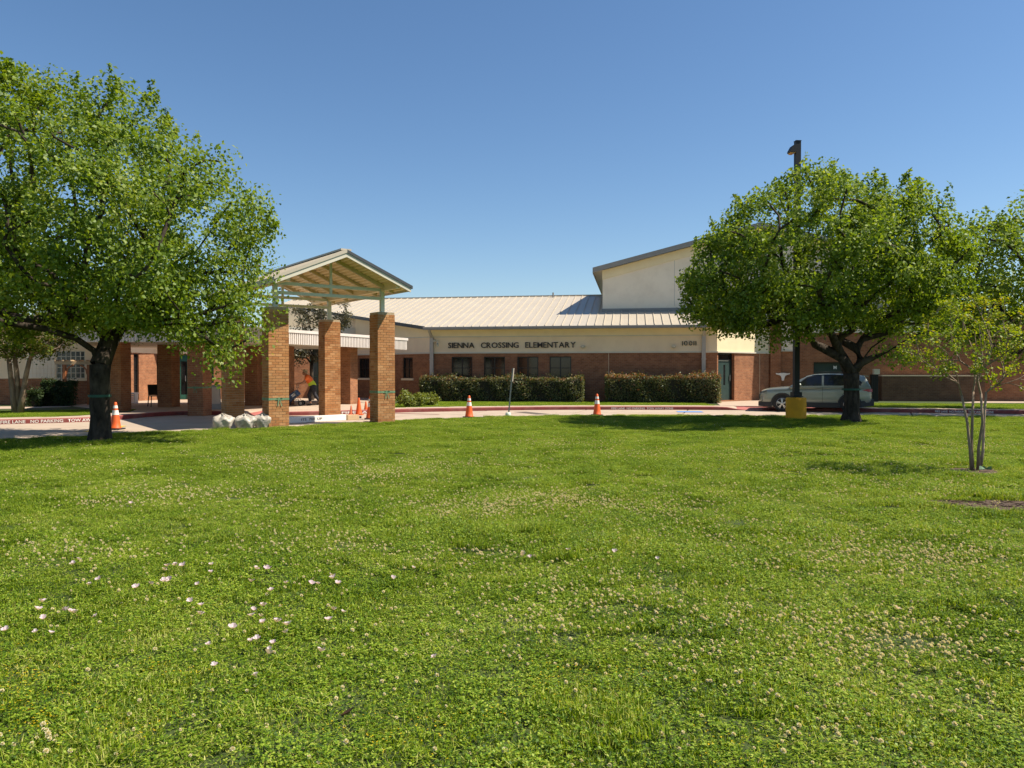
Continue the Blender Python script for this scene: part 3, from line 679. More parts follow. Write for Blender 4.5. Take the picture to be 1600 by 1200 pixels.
for s in (-1,1):
    mb=MB(); mb.box(s*HX-.06,s*HX+.06,Y0+.06,Y1-.06,4.10,4.285); mb.build('eave_beam',M['cream'],can)
    # corrugated deck, ribs along the ridge
    mb=MB(); nr=15
    prof=[]
    for i in range(nr):
        for (t,dz) in ((0,0),(.32,0),(.45,-.045),(.82,-.045),(.95,0)):
            x=(i+t)/nr*RW; prof.append((s*x,ZAP-.06-x*sl_+dz))
    prof.append((s*RW,ZEV-.06))
    vs=[(x,Y0+.03,z) for x,z in prof]+[(x,Y1-.03,z) for x,z in prof]; m=len(prof)
    mb.add(vs,[(i,i+1,m+i+1,m+i) for i in range(m-1)]); mb.build('roof_deck',M['deck'],can)
    # standing seam sheets above
    y=Y0
    while y<Y1-.01:
        yb=min(y+.41,Y1); k=MB()
        pr=[(0,ZAP-.03),(s*RW,ZEV-.03),(s*RW,ZEV),(0,ZAP)]
        k.prism(pr,y+.003,yb-.003); k.prism([(0,ZAP+.001),(s*RW,ZEV+.001),(s*RW,ZEV+.04),(0,ZAP+.04)],y+.003,y+.025)
        k.build('roof_panel',M['roof'],can); y+=.41
    # rake boards front and back
    for yy,yo in ((Y0,-1),(Y1,1)):
        ya,yb=sorted((yy+yo*.002,yy+yo*.05))
        k=MB(); k.prism([(0,ZAP-.19),(s*RW,ZEV-.19),(s*RW,ZEV-.07),(0,ZAP-.07)],ya,yb); k.build('rake_board',M['trim'],can)
        ya,yb=sorted((yy+yo*.002,yy+yo*.075)); k=MB(); k.prism([(0,ZAP-.068),(s*(RW+.05),ZEV-.09),(s*(RW+.05),ZEV-.0),(0,ZAP+.022)],ya,yb); k.build('roof_edge',M['roofedge' if s>0 else 'roof'],can)
    k=MB(); k.prism([(s*(RW+.002),ZEV-.16),(s*(RW+.03),ZEV-.16),(s*(RW+.03),ZEV-.01),(s*(RW+.002),ZEV-.01)],Y0,Y1); k.build('eave_trim',M['trim'],can)
    y=Y0+.9
    while y<Y1-.3:
        k=MB(); k.prism([(s*.03,ZAP-.22),(s*(RW-.12),ZEV-.22+.12*sl_),(s*(RW-.12),ZEV-.108+.12*sl_),(s*.03,ZAP-.108)],y-.045,y+.045); k.build('rafter',M['rafter'],can); y+=1.13
    # cream beam end blocks
k=MB(); k.box(-.16,.16,Y0,Y1,ZAP+.0,ZAP+.05); k.build('ridge_cap',M['roof'],can)
k=MB(); k.lathe([(.13,-.05),(.18,0),(.05,.03)],14); k.build('ceiling_light',M['trim'],can,(-.6,3.0,4.42))
# ------------------------------------------------------------------ flat covered walk beyond it
wk=empty('covered_walk',(-11,30,.13)); tag(wk,'flat roofed covered walk with a pale ribbed fascia behind the gabled canopy','covered walk')
A_,B_,C_,D_,E_,F_=(-5.1,37),(-9.55,27.3),(-16.0,27.5),(-18.8,35.0),(-11.6,36.9),(-7.9,39.0)
mb=MB(); mb.slab([A_,F_,E_,D_,C_,B_],2.72,3.14); adopt(mb.build('roof_slab',M['trim'],None),wk)
def fascia(p,q):
    d=Vector(q)-Vector(p); L=d.length; a=math.atan2(d.y,d.x); n_=int(L/.11); mb=MB()
    mb.box(0,L,-.035,-.002,2.66,3.10); mb.box(-.05,L+.05,-.09,-.002,3.105,3.22)
    for i in range(n_):
        x=(i+.5)*L/n_; mb.box(x-.028,x+.028,-.062,-.036,2.665,3.10)
    adopt(mb.build('fascia',M['fascia'],None,(p[0],p[1],0),(0,0,a)),wk)
fascia(B_,A_); fascia(C_,B_)
PIL=[(-14.8,28.9,.60,R(-9)),(-11.45,28.15,.60,R(-9)),(-14.3,32.0,.62,R(-9)),(-11.2,33.4,.6,R(-9)),(-16.6,32.4,.6,R(-9)),(-7.45,34.9,.62,R(-20)),(-9.9,33.6,.55,R(-9))]
for (x,y,w_,rz) in PIL:
    mb=MB(); mb.box(-w_/2,w_/2,-w_/2,w_/2,-.05,2.715); adopt(mb.build('pillar',M['brick'],None,(x,y,0),(0,0,rz)),wk)
# lettered white stop kerb and timber block between the canopy pillars
def at_can(x,y): p=CO+ex*x+ey*y; return p
p=AT(541,25.3); q=AT(438,23.6); d=Vector(p)-Vector(q); L=d.length; a=math.atan2(d.y,d.x)
ws=empty('stop_block',(q[0],q[1],0),a); tag(ws,'long white painted concrete stop block with black stencilled lettering between the canopy pillars','block')
mb=MB(); mb.prism([(0,.0),(L,.0),(L,.19),(0,.19)],0,.22); mb.build('block',M['white'],ws,bevel=.015)
link('lettering',stencil('ITS  700  UP',.75,.075,.01),M['black'],ws,(L*.30,-.003,.06))
p2=AT(570,25.7); d2=Vector(p2)-Vector(p); tb=empty('timber_block',(p[0]+.03,p[1]+.04,0),math.atan2(d2.y,d2.x)); tag(tb,'short pale timber block with a dark hole at the end of the white stop block','block')
mb=MB(); mb.box(0,d2.length*.62,0,.25,0,.17); mb.build('block',M['palewood'],tb,bevel=.01)
mb=MB(); mb.box(.42,.5,-.004,0,.05,.12); mb.build('hole',M['black'],tb)
#PART2
# ------------------------------------------------------------------ the lawn: soil sheet, grass, clover, blossoms
lawnpoly=[(p.x,p.y-.12) for p in EP]+[(60,8),(60,-12),(-60,-12),(-60,0)]
mb=MB(); mb.slab(lawnpoly,-.12,.02)
tag(mb.build('lawn',M['soil']),kind='structure')
def bend_blades(n,area,hmin,hmax,wd,lean,seg=2):
    """n curved blades over a square patch -> (n*seg, 4, 3) quads"""
    b=np.c_[rng.uniform(-area/2,area/2,(n,2)),np.zeros(n)]; h=rng.uniform(hmin,hmax,n); az=rng.uniform(0,2*np.pi,n); ln=np.abs(rng.normal(0,lean,n))
    d=np.c_[np.cos(az),np.sin(az),np.zeros(n)]; s=np.c_[-np.sin(az),np.cos(az),np.zeros(n)]
    tw=rng.uniform(-1,1,n)[:,None]; s=s*np.cos(tw)+d*np.sin(tw)
    w_=wd*rng.uniform(.7,1.3,n); out=[]
    P=[b+d*(ln*h*t*t)[:,None]+np.c_[np.zeros((n,2)),h*t*(1-.35*np.minimum(ln,1.2)*t)] for t in np.linspace(0,1,seg+1)]
    for k in range(seg):
        wa=(w_*(1-k/seg)**.6)[:,None]*.5; wb=(w_*(1-(k+1)/seg)**.6)[:,None]*.5
        out.append(np.stack([P[k]-s*wa,P[k]+s*wa,P[k+1]+s*wb,P[k+1]-s*wb],1))
    return np.stack(out,1).reshape(-1,4,3)
def leaflets(n,area,z0,z1,size):
    c=np.c_[rng.uniform(-area/2,area/2,(n,2)),rng.uniform(z0,z1,n)]; az=rng.uniform(0,2*np.pi,n); out=[]
    for k in range(3):
        a=az+k*2.1; d=np.c_[np.cos(a),np.sin(a),rng.uniform(-.1,.55,n)]; s=np.c_[-np.sin(a),np.cos(a),rng.uniform(-.25,.25,n)]; q=(size*rng.uniform(.7,1.3,n))[:,None]
        out.append(np.stack([c,c+d*q*.6+s*q*.5,c+d*q*1.05,c+d*q*.6-s*q*.5],1))
    return np.stack(out,1).reshape(-1,4,3)
lib=bpy.data.collections.new('grass_tufts')
PS=.42
def tuft(nb,nc,hm,hx,nd=70):
    a=bend_blades(nb,PS*1.25,hm,hx,.0068,1.05); c=leaflets(nc,PS*1.2,hm*.8,hx*.95,.0105); d=bend_blades(nd,PS*1.1,hm,hx*1.0,.0035,.9)
    V=np.concatenate([a,c,d]); mi=np.r_[np.zeros(len(a)),np.ones(len(c)),np.full(len(d),2)]
    o=quads(V,'grass_tuft',[GRASS,CLOVER,DRYB],None,mi); COL.objects.unlink(o); lib.objects.link(o); return o
for args in ((1400,360,.018,.046),(1650,190,.020,.053),(1200,560,.016,.042),(1750,140,.020,.056),(1300,440,.015,.043),(1500,260,.022,.064)): tuft(*args)
lib2=bpy.data.collections.new('blossoms')
def blossom(seed,r,h,nq=90):
    r2=np.random.default_rng(seed); V=[]
    z=r2.uniform(-.5,1,nq); a=r2.uniform(0,2*np.pi,nq); q=np.sqrt(np.maximum(0,1-z*z)); d=np.c_[q*np.cos(a),q*np.sin(a),z]
    c=np.array([0,0,h])+d*r*.35; t=np.cross(d,r2.normal(size=(nq,3))); t/=np.linalg.norm(t,axis=1)[:,None]
    tip=np.array([0,0,h])+d*r*1.05; wv=t*r*.36
    V=np.stack([c-wv*.6,(c+tip)/2-wv,tip,(c+tip)/2+wv],1)
    st=bend_blades(1,.0001,h*.98,h,.003,.05,1); V2=np.concatenate([V,st]); mi=np.r_[np.zeros(nq),np.ones(len(st))]
    o=quads(V2,'clover_blossom',[FLW,STEM],None,mi); COL.objects.unlink(o); lib2.objects.link(o)
for k,(r_,h_) in enumerate(((.0125,.062),(.011,.055),(.0135,.07),(.010,.05))): blossom(k,r_,h_)
lib3=bpy.data.collections.new('yellow_blossoms')
for k in range(2):
    a=leaflets(5,.12,.040,.056,.0042); o=quads(a,'yellow_blossom',YEL,None); COL.objects.unlink(o); lib3.objects.link(o)
def scatter(name,pts,rot,scl,coll):
    """one object of points that carries the tufts of a collection on them"""
    n=len(pts); me=bpy.data.meshes.new(name); me.vertices.add(n); me.vertices.foreach_set('co',pts.astype(np.float32).ravel())
    at=me.attributes.new('spin','FLOAT_VECTOR','POINT'); at.data.foreach_set('vector',rot.astype(np.float32).ravel())
    scl=np.asarray(scl); scl=scl if scl.ndim==2 else np.c_[scl,scl,scl]; at=me.attributes.new('size','FLOAT_VECTOR','POINT'); at.data.foreach_set('vector',scl.astype(np.float32).ravel())
    o=bpy.data.objects.new(name,me); COL.objects.link(o); o['kind']='stuff'
    g=bpy.data.node_groups.new(name,'GeometryNodeTree'); g.interface.new_socket('Geometry',in_out='INPUT',socket_type='NodeSocketGeometry'); g.interface.new_socket('Geometry',in_out='OUTPUT',socket_type='NodeSocketGeometry')
    N=g.nodes; i=N.new('NodeGroupInput'); u=N.new('NodeGroupOutput'); ip=N.new('GeometryNodeInstanceOnPoints'); ci=N.new('GeometryNodeCollectionInfo')
    ci.inputs['Collection'].default_value=coll; ci.inputs['Separate Children'].default_value=True; ci.inputs['Reset Children'].default_value=True
    a=N.new('GeometryNodeInputNamedAttribute'); a.data_type='FLOAT_VECTOR'; a.inputs[0].default_value='spin'
    b=N.new('GeometryNodeInputNamedAttribute'); b.data_type='FLOAT_VECTOR'; b.inputs[0].default_value='size'
    l=g.links; l.new(i.outputs[0],ip.inputs['Points']); l.new(ci.outputs[0],ip.inputs['Instance']); ip.inputs['Pick Instance'].default_value=True
    l.new(a.outputs['Attribute'],ip.inputs['Rotation']); l.new(b.outputs['Attribute'],ip.inputs['Scale']); l.new(ip.outputs[0],u.inputs[0])
    md=o.modifiers.new('scatter','NODES'); md.node_group=g; return o
def inpoly(x,y,poly):
    r=np.zeros(len(x),bool); n_=len(poly)
    for i in range(n_):
        (x0,y0),(x1,y1)=poly[i],poly[(i+1)%n_]
        c=((y0>y)!=(y1>y)); 
        with np.errstate(divide='ignore',invalid='ignore'): r^=c&(x<(x1-x0)*(y-y0)/(y1-y0)+x0)
    return r
def vnoise(x,y,s,seed=0):
    """smooth value noise in the ground plane"""
    r2=np.random.default_rng(seed+99); T=r2.random((64,64)); u,v=x*s,y*s; i,j=np.floor(u).astype(int),np.floor(v).astype(int); f,g=u-i,v-j; f=f*f*(3-2*f); g=g*g*(3-2*g)
    t=lambda a,b:T[a%64,b%64]; return (t(i,j)*(1-f)+t(i+1,j)*f)*(1-g)+(t(i,j+1)*(1-f)+t(i+1,j+1)*f)*g
xs,ys=np.meshgrid(np.arange(-26,30,PS*.86),np.arange(.8,29,PS*.86)); x=xs.ravel()+rng.uniform(-.08,.08,xs.size); y=ys.ravel()+rng.uniform(-.08,.08,xs.size)
k=inpoly(x,y,[(a,b-.10) for a,b in lawnpoly])&(np.abs(x)<.72*y+5)
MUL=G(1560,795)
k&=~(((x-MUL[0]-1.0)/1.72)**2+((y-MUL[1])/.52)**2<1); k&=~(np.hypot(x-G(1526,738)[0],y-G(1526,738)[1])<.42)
x,y=x[k],y[k]; n_=len(x); hv=.55+.75*vnoise(x,y,.55,1)+.8*(vnoise(x,y,1.9,2)-.5)
scatter('grass',np.c_[x,y,np.full(n_,.02)],np.c_[rng.normal(0,.05,(n_,2)),rng.uniform(0,6.28,n_)],np.c_[np.ones(n_),np.ones(n_),hv.clip(.5,1.5)*rng.uniform(.65,1.45,n_)*np.where(((x-MUL[0]-1.0)/1.9)**2+((y-MUL[1]-.95)/.45)**2<1,1.6,1)],lib)  # tufts behind the mulch bed made taller to imitate a cast shadow there
# the bank beyond the road
xs,ys=np.meshgrid(np.arange(-22,36,PS*.9),np.arange(24,40,PS*.9)); x=xs.ravel()+rng.uniform(-.1,.1,xs.size); y=ys.ravel()+rng.uniform(-.1,.1,xs.size)
k=inpoly(x,y,bank)&~((x>8.8)&(x<13.9)&(y>31))&((x>-5.3)|(x<-14.5))
k&=~((x<-14)&(y>28.3+.35*(x+20)))
k&=(y<38.4-.158*x)
x,y=x[k],y[k]; n_=len(x)
scatter('grass',np.c_[x,y,np.full(n_,.125)],np.c_[np.zeros((n_,2)),rng.uniform(0,6.28,n_)],np.c_[np.ones(n_),np.ones(n_),rng.uniform(.7,1.0,n_)],lib)
# clover blossoms in drifts (pixel position, spread and number of each drift)
pts=[]
for (px,py,sx,sy,n_) in ((880,695,70,5,170),(985,712,80,6,170),(740,728,90,9,260),(590,745,70,9,220),(870,785,110,12,520),(760,803,60,8,170),(1000,790,90,20,300),(1180,712,80,7,170),(1390,698,90,7,150),(1330,760,120,16,330),(1520,700,60,6,90),
    (950,940,70,28,260),(830,960,70,45,170),(700,880,80,15,90),(1330,872,100,22,330),(1500,880,70,25,220),(1200,985,120,22,190),(1370,1010,90,32,330),(1480,1030,60,25,110),(1120,1040,60,40,110),(1300,1130,90,30,80),(1500,1110,60,30,40),
    (450,728,60,7,150),(150,735,60,8,100),(300,775,120,9,210),(190,790,60,6,110),(100,865,80,14,120),(480,860,90,18,120),(420,720,60,5,90),(60,1182,45,10,24),(250,900,150,40,60),(620,1000,140,60,60),(1420,725,80,8,110),(1250,735,80,9,150),(1080,830,120,22,180),(560,800,120,15,150),(1480,770,50,6,90)):
    n_=int(n_*(1.9 if py<900 else .9)); qx=rng.normal(px,sx*1.0,n_); qy=np.clip(rng.normal(py,sy,n_),668,1250); D=CAMH*F/(qy-HOR); pts.append(np.c_[(qx-800)/F*D,D])
n_=4200; D=2.3+22*rng.random(n_)**.8; pts.append(np.c_[rng.uniform(-.8,.8,n_)*D,D])
P_=np.concatenate(pts); k=inpoly(P_[:,0],P_[:,1],[(a,b-.3) for a,b in lawnpoly]); P_=P_[k]; n_=len(P_)
scatter('clover_blossoms',np.c_[P_,np.full(n_,.015)],np.c_[rng.normal(0,.18,(n_,2)),rng.uniform(0,6.28,n_)],rng.uniform(.5,.95,n_),lib2)
pts=[]
for (px,py,sx,sy,n_) in ((30,1075,35,26,30),(60,1125,45,28,22),(150,1160,60,20,10),(250,1060,40,12,9),(330,955,60,10,9),(620,1165,90,25,14),(870,1080,60,18,12),(960,1045,50,14,8),(1150,1180,70,18,8),(600,935,60,15,6)):
    qx=rng.normal(px,sx,n_); qy=rng.normal(py,sy,n_); D=CAMH*F/(qy-HOR); pts.append(np.c_[(qx-800)/F*D,D])
P_=np.concatenate(pts); n_=len(P_); scatter('yellow_blossoms',np.c_[P_,np.full(n_,.01)],np.c_[np.zeros((n_,2)),rng.uniform(0,6.28,n_)],rng.uniform(.8,1.2,n_),lib3)
# pink evening primroses, flower by flower
def primrose(seed):
    r2=random.Random(seed); mb=MB()
    h=.075; mb.tube([(0,0,-.01),(.004,.002,h*.6),(.0,0,h)],[.0018,.0018,.002],4,1)
    for k in range(4):
        a=k*math.pi/2+r2.uniform(-.2,.2); c,s=math.cos(a),math.sin(a); up=r2.uniform(.5,.9)
        def q(r,t,z): return (c*r-s*t,s*r+c*t,h+z)
        mb.add([q(.0,-.003,0),q(.014,-.016,.012*up+.004),q(.026,-.012,.024*up),q(.029,0,.022*up),q(.026,.012,.024*up),q(.014,.016,.012*up+.004),q(0,.003,0),q(.015,0,.007*up)],[(0,1,7),(1,2,7),(2,3,7),(3,4,7),(4,5,7),(5,6,7),(6,0,7)],0)
    return mb.mesh('primrose')
PR=[primrose(i) for i in range(4)]
for m_ in PR: m_.materials.append(PINK); m_.materials.append(STEM)
spots=[(248,893),(254,895),(272,891),(289,891),(329,886),(330,898),(391,896),(412,895),(423,892),(271,912),(252,917),(309,914),(218,925),(230,919),(208,922),(158,909),(137,919),(420,931),(387,918),(445,916),(480,917),(494,916),(514,907),(522,913),(527,920),(517,961),(532,961),(296,943),(314,952),(308,971),(58,950),(49,961),(63,968),(66,972),(97,960),(103,962),(111,967),(153,964),(55,990),(72,993),(8,992),(392,956),(410,957),(402,967),(392,972),(410,981),(430,985),(449,990),(450,996),(428,1012),(427,1019),(390,1007),(402,1006),(362,990),(325,1011),(412,1034),(334,1044),(399,1061),(493,1031),(684,1032),(512,981),(817,866),(828,871),(818,874),(893,866),(641,890),(608,905),(1395,955),(1028,872),(115,880),(115,889),(189,710),(202,789),(260,892),(965,865)]
for i,(px,py) in enumerate(spots):
    x,y=G(px,py,.08)
    o=bpy.data.objects.new('primrose_flower',PR[i%4]); COL.objects.link(o); o.location=(x,y,.025); o.rotation_euler=(random.uniform(-.5,.1),random.uniform(-.3,.3),random.uniform(0,6.3)); s=random.uniform(.58,.92); o.scale=(s,s,s*1.35)
    tag(o,'small pale pink four petalled flower standing in the mown grass of the lawn','flower','pale pink primroses in the lawn')
# fallen brown leaf
x,y=G(542,1122,.05); mb=MB(); V=[(-.045,0,0),(-.02,.018,.012),(.02,.02,.02),(.05,.0,.03),(.02,-.02,.022),(-.02,-.018,.014),(0,0,.002)]
mb.add(V,[(0,1,6),(1,2,6),(2,3,6),(3,4,6),(4,5,6),(5,0,6)]); o=mb.build('fallen_leaf',simple('dry_leaf',(.10,.045,.02),.8,.2,30,.2),None,(x,y,.055),(.2,-.3,-.35)); tag(o,'single curled brown dead leaf lying on the near grass','leaf')
# mulch bed at the right edge, and the mulch ring of the crape myrtle
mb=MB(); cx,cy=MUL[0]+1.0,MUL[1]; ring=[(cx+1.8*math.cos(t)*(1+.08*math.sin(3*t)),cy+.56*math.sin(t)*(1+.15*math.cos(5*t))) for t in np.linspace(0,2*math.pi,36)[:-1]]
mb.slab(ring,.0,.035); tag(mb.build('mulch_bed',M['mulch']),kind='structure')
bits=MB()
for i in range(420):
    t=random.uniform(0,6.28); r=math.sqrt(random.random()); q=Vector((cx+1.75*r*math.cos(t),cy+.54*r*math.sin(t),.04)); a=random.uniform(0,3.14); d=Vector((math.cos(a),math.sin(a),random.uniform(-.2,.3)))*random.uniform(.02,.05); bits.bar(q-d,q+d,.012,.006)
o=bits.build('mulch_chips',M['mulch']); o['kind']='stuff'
# ------------------------------------------------------------------ trees
def leafcloud(centers,rad,per,size,seed,outc,drop=.35,flat=0):
    r2=np.random.default_rng(seed); n_=len(centers)*per
    c=np.repeat(np.asarray(centers),per,0); rr=np.repeat(np.asarray(rad),per)[:,None]
    d=r2.normal(size=(n_,3)); d/=np.linalg.norm(d,axis=1)[:,None]; p=c+d*rr*(r2.random((n_,1))**.45)*np.array([1,1,.8])
    o=p-np.asarray(outc); o/=np.linalg.norm(o,axis=1)[:,None]
    nrm=r2.normal(size=(n_,3))*.75+o*.5+np.array([.15,0,.45+flat]); nrm/=np.linalg.norm(nrm,axis=1)[:,None]
    ax=r2.normal(size=(n_,3))+np.array([0,0,-drop]); ax-=nrm*(ax*nrm).sum(1)[:,None]; ax/=np.linalg.norm(ax,axis=1)[:,None]
    sd=np.cross(nrm,ax); L=(size*r2.uniform(.65,1.35,n_))[:,None]; W=L*r2.uniform(.3,.42,(n_,1)); fold=nrm*L*.10
    return np.stack([p,p+ax*L*.45+sd*W+fold,p+ax*L,p+ax*L*.45-sd*W+fold],1)
def grow(base,fork,targets,seed,rt,rtip=.010,kink=.12,flare=1.5,step=.55,minr=.007):
    """branches: each target is joined to the best place on the tree so far; pipe-model radii. returns a tube mesh"""
    r2=np.random.default_rng(seed); base=np.array(base,float); fork=np.array(fork,float)
    N=[base]; par=[-1]; m=6
    for i in range(1,m+1):
        t=i/m; N.append(base+(fork-base)*t+np.r_[r2.normal(0,.018,2),0]*(1 if i<m else .3)); par.append(i-1)
    trunk_end=m
    T=sorted([np.array(t) for t in targets],key=lambda t:np.linalg.norm(t-fork)+r2.uniform(0,.6))
    for t in T:
        A=np.array(N[trunk_end-1:]); dist=np.linalg.norm(A-t,axis=1); hgt=np.linalg.norm(A-fork,axis=1)
        below=np.where(A[:,2]>t[2]+.05,1.2,0); ang=(t-A); ang/=np.maximum(1e-6,np.linalg.norm(ang,axis=1))[:,None]
        od=(A-fork); od/=np.maximum(.3,np.linalg.norm(od,axis=1))[:,None]; al=(ang*od).sum(1)
        j=int(np.argmin(dist+.22*hgt+below-.45*al))+trunk_end-1
        s=N[j]; L=np.linalg.norm(t-s); k=max(2,int(L/step)); pd=s-N[par[j]] if par[j]>=0 else np.array([0,0,1.]); pd=pd/max(1e-6,np.linalg.norm(pd))
        ctrl=s+(pd*.55+np.array([0,0,.25]))*L*.45; pj=j
        for i in range(1,k+1):
            q=i/k; p=(1-q)**2*s+2*q*(1-q)*ctrl+q*q*t+(r2.normal(0,kink*.35,3)*L/k if i<k else 0); N.append(p); par.append(pj); pj=len(N)-1
    n_=len(N); ch=[[] for _ in range(n_)]
    for i,p in enumerate(par):
        if p>=0: ch[p].append(i)
    rad=np.zeros(n_)
    for i in range(n_-1,-1,-1): rad[i]=rtip if not ch[i] else (sum(rad[c]**2.25 for c in ch[i]))**(1/2.25)
    k=rt/rad[trunk_end]; rad=np.maximum(minr,np.where(rad>rad[trunk_end]*.999,rt,rad*k))
    for i in range(trunk_end+1): rad[i]=rt*(1+(flare-1)*max(0,1-i/ (m*.35))**2 + .06*max(0,i-m+1))
    tr,br=MB(),MB()
    tr.tube([N[0]-np.array([0,0,.12])]+N[:trunk_end+1],[rad[0]*1.15]+list(rad[:trunk_end+1]),12)
    for i in range(trunk_end,n_):
        for c in ch[i]:
            if par[c]!=i or c<=trunk_end: continue
            if i!=trunk_end and ch[i][0]==c and par[i]!=-1 and i>trunk_end: continue
            chain=[i,c]; q=c
            while ch[q]: q=ch[q][0]; chain.append(q)
            rs=[min(rad[chain[0]],rad[chain[1]]*1.15)]+[rad[z] for z in chain[1:]]
            br.tube([N[z] for z in chain],[float(v) for v in rs],7 if rs[1]>.03 else 4,0,False)
    return tr,br
def crown_pts(ells,n_,seed,shell=.55,shift=0):
    r2=np.random.default_rng(seed); v=np.array([e[3]*e[4]*e[5] for e in ells])**.75; v/=v.sum(); out=[]
    while len(out)<n_:
        e=ells[r2.choice(len(ells),p=v)]; d=r2.normal(size=3); d/=np.linalg.norm(d); r=r2.random()**(1/3) if r2.random()>shell else r2.uniform(.80,1.0)
        p=np.array(e[:3])+d*r*np.array(e[3:6])
        inside=sum((((p-np.array(q[:3]))/np.array(q[3:6]))**2).sum()<.55 for q in ells)
        if inside and r2.random()<.45: continue
        out.append(p)
    return np.array(out)
def pxell(px,py,rx,rz,D,ry,dy=0):
    s=D/F; return ((px-800)*s,D+dy,CAMH+(HOR-py)*s,rx*s,ry,rz*s)
def tree(name,label,cat,base,fork,ells,nclump,rad,per,size,seed,rt,leaf,bark,group=None,shell=.55,shoots=0,nb=None,flare=1.5,minr=.007,extra=(),limbs=0,lsc=1.0):
    root=empty(name,(base[0],base[1],base[2])); tag(root,label,cat,group)
    C_=crown_pts(ells,nclump,seed,shell)
    if len(extra): C_=np.concatenate([C_,np.array(extra)])
    r2=np.random.default_rng(seed+1); R_=rad*r2.uniform(.6,1.25,len(C_))
    T_=C_ if nb is None else C_[r2.choice(len(C_),min(nb,len(C_)),replace=False)]
    if limbs:
        L_=[]
        for k in range(limbs):
            a=2*math.pi*(k+r2.uniform(-.25,.25))/limbs; q=r2.uniform(.55,1.25)*lsc; L_.append((fork[0]+q*math.cos(a),fork[1]+q*math.sin(a),fork[2]+r2.uniform(.7,1.5)*lsc))
        T_=np.concatenate([np.array(L_),T_])
    tr,br=grow(base,fork,T_,seed,rt,flare=flare,minr=minr)
    adopt(tr.build('trunk',bark,None,smooth=True),root); o=adopt(br.build('branches',bark,None,smooth=True),root); o['kind']='stuff'
    oc=np.mean([e[:3] for e in ells],0)
    V=leafcloud(C_,R_,per,size,seed+2,oc)
    if shoots:
        S_=[]; sr=[]
        for e in ells:
            for _ in range(shoots):
                d=r2.normal(size=3); d[2]=abs(d[2])*.9-.15; d/=np.linalg.norm(d); p=np.array(e[:3])+d*np.array(e[3:6])*1.0
                if any((((p-np.array(q[:3]))/np.array(q[3:6]))**2).sum()<.9 for q in ells): continue
                u=d*.5+np.array([0,0,.75]); u/=np.linalg.norm(u); L=r2.uniform(.2,.5)
                for t in np.linspace(0,1,5): S_.append(p+u*L*t); sr.append(.17*(1-.6*t))
        if S_: V=np.concatenate([V,leafcloud(np.array(S_),np.array(sr),max(8,per//14),size,seed+3,oc,.1)])
    c=adopt(quads(V,'crown',leaf),root); c['kind']='stuff'
    return root
# big pear tree on the left
DL=17.6; bx,by=G(155,690)
L_ells=[pxell(15,305,250,185,DL,3.8,.4),pxell(225,365,182,158,DL,3.4),pxell(-160,380,170,165,DL,3.3),pxell(70,430,270,80,DL,3.8),pxell(335,468,74,78,DL,1.8),pxell(205,205,52,52,DL,1.4),pxell(55,172,60,46,DL,1.6),pxell(250,475,110,52,DL,2.4),pxell(10,485,120,42,DL,2.6)]
tree('pear_tree','large leafy pear tree with a thick dark trunk at the left edge of the lawn','tree',(bx,by,.02),(bx+.02,by,1.75),L_ells,600,.58,205,.086,11,.215,LF_PEAR,BARK,flare=1.3,shoots=16,nb=300,limbs=9,lsc=1.15,
     extra=[(*AT(335,DL-.3),2.2),(*AT(385,DL-.5),2.3),(*AT(345,DL-.6),1.95),(*AT(347,DL-.6),1.72),(*AT(285,DL-.4),2.3)])
# pear tree on the right
DR_=24.2; bx,by=G(1330,660.5)
R_ells=[pxell(1230,395,122,108,DR_,3.2,-1.1),pxell(1145,440,72,82,DR_,2.6),pxell(1392,412,84,112,DR_,3.0),pxell(1445,445,36,66,DR_,1.9),pxell(1335,450,140,60,DR_,3.0,-.3),pxell(1425,500,42,40,DR_,1.8),pxell(1195,488,88,46,DR_,2.5,-.6),pxell(1108,468,38,34,DR_,1.4),pxell(1378,310,36,26,DR_,1.0),pxell(1245,320,50,36,DR_,1.4,-1.0)]
tree('pear_tree','dark trunked leafy pear tree in front of the grey car on the right','tree',(bx,by,.02),(bx+.0,by,1.55),R_ells,540,.50,165,.099,23,.228,LF_PEAR2,BARK,shoots=14,nb=260,limbs=9,lsc=1.25,
     extra=[(*AT(1385,DR_-.5),2.2),(*AT(1410,DR_-.2),2.05)])
# a second, farther tree at the right edge
DB=29.5
tree('shade_tree','farther olive green tree at the right edge behind the crape myrtle','tree',(*AT(1668,DB),.12),(*AT(1668,DB),2.2),[pxell(1570,425,100,92,DB,3.2),pxell(1660,410,110,112,DB,3.5),pxell(1508,415,66,72,DB,2.4),pxell(1475,480,58,56,DB,2.0),pxell(1600,500,100,60,DB,2.6)],230,.70,120,.125,37,.22,LF_PEAR2,BARK,shoots=10,nb=140)
